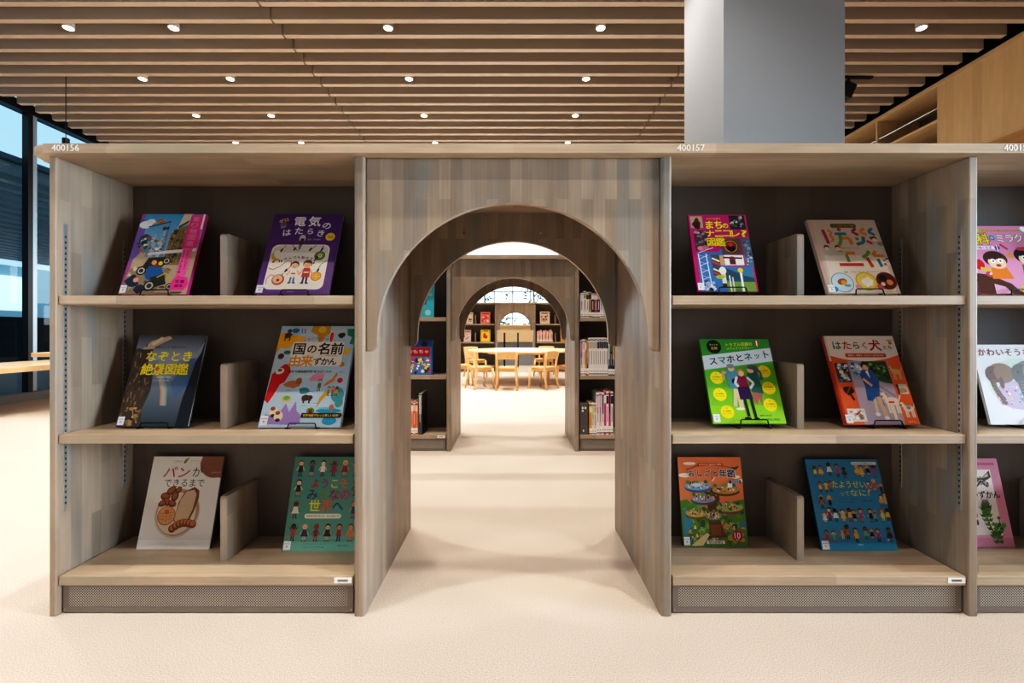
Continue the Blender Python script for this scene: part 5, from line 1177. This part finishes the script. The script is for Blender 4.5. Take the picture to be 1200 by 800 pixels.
for _ in range(260):
    c = Vector((R.uniform(-3, 3), R.uniform(-.3, .3), R.uniform(0, 1.13-.0)))
    c.z = 1.0*R.random()**.5*1.36
    d = Vector((R.uniform(-1, 1), R.uniform(-1, 1), R.uniform(-.3, 1))).normalized(); e = d.orthogonal().normalized(); s_ = .11
    m.bm.faces.new([m.bm.verts.new(c-d*s_), m.bm.verts.new(c+e*s_*.5), m.bm.verts.new(c+d*s_), m.bm.verts.new(c-e*s_*.5)])
o = m.build('low_hedge', LEAF, loc=(0, 15.3, -.0)); tag(o, 'low green planting outside beyond the far archway and counter', 'hedge')

# ------------------------------------------------------------------ light
w = bpy.data.worlds.new('sky'); bpy.context.scene.world = w; w.use_nodes = True
bg = w.node_tree.nodes['Background']; bg.inputs[0].default_value = (.66, .84, 1.0, 1); bg.inputs[1].default_value = 2.6
WARM = (1.0, .885, .79)
def spot(x, y, e, ang=92, col=WARM, z=HC-.03):
    l = bpy.data.lights.new('spot', 'SPOT'); l.energy = e; l.color = col; l.spot_size = math.radians(ang); l.spot_blend = .7; l.shadow_soft_size = .035
    o = bpy.data.objects.new('spot_lamp', l); COL.objects.link(o); o.location = (x, y, z)
for yy in (-2.55, -1.7, -.84, .02, .88, 1.74, 2.6, 3.45, 4.31, 5.15, 6.01, 6.87, 7.75, 8.62):
    for xx in (-4.5, -3.13, -1.15, .81, 3.77):
        e = {-2.55: 10, -1.7: 15, -.84: 35, .02: 125, .88: 200, 1.74: 60, 2.6: 170}.get(yy, 140 if yy < 5.5 else 200)
        if xx < -3: e *= .85
        if xx < -4 and yy < 2: continue
        if xx == .81 and yy in (2.6, 3.45): e *= .8
        if xx == 3.77: e *= .6
        spot(xx, yy, e)
for yy in (10.2, 11.2):
    for xx in (-1.2, .8): spot(xx, yy, 130, z=2.9)
def area(loc, rot, sx, sy, e, col, spread=180):
    l = bpy.data.lights.new('area', 'AREA'); l.shape = 'RECTANGLE'; l.size = sx; l.size_y = sy; l.energy = e; l.color = col; l.spread = math.radians(spread)
    o = bpy.data.objects.new('daylight_fill_area', l); COL.objects.link(o); o.location = loc; o.rotation_euler = rot
area((5.2, .1, 1.15), (math.radians(90), 0, math.radians(77)), 1.6, 1.5, 48, (.66, .83, 1.0), 55)
area((-6.0, .0, 1.3), (math.radians(90), 0, math.radians(-77)), 1.6, 1.5, 8, (.70, .85, 1.0), 55)
area((0, -4.8, 2.2), (math.radians(80), 0, 0), 7, 2.2, 26, (.95, .96, 1.0))  # fill lamp added behind the camera to brighten the book fronts
area((-.3, YE-.1, 1.8), (math.radians(-90), 0, 0), 6, 2.2, 450, (.9, .96, 1.0))

# ------------------------------------------------------------------ camera
cam = bpy.data.cameras.new('camera'); co = bpy.data.objects.new('camera', cam); COL.objects.link(co)
co.location = (0, 0, .854); co.rotation_euler = (math.radians(90), 0, 0)
cam.sensor_fit = 'HORIZONTAL'; cam.sensor_width = 36; cam.lens = 545/1200*36; cam.shift_x = -1/1200; cam.shift_y = -10/1200
cam.clip_start = .05; cam.clip_end = 200
sc = bpy.context.scene; sc.camera = co
sc.view_settings.view_transform = 'Standard'; sc.view_settings.look = 'None'; sc.view_settings.exposure = -.10
vs_ = sc.view_settings; vs_.use_curve_mapping = True
cm_ = vs_.curve_mapping; cu = cm_.curves[3]
for p_ in ((.03, .016), (.12, .092), (.35, .36), (.65, .715)): cu.points.new(*p_)
cm_.update()
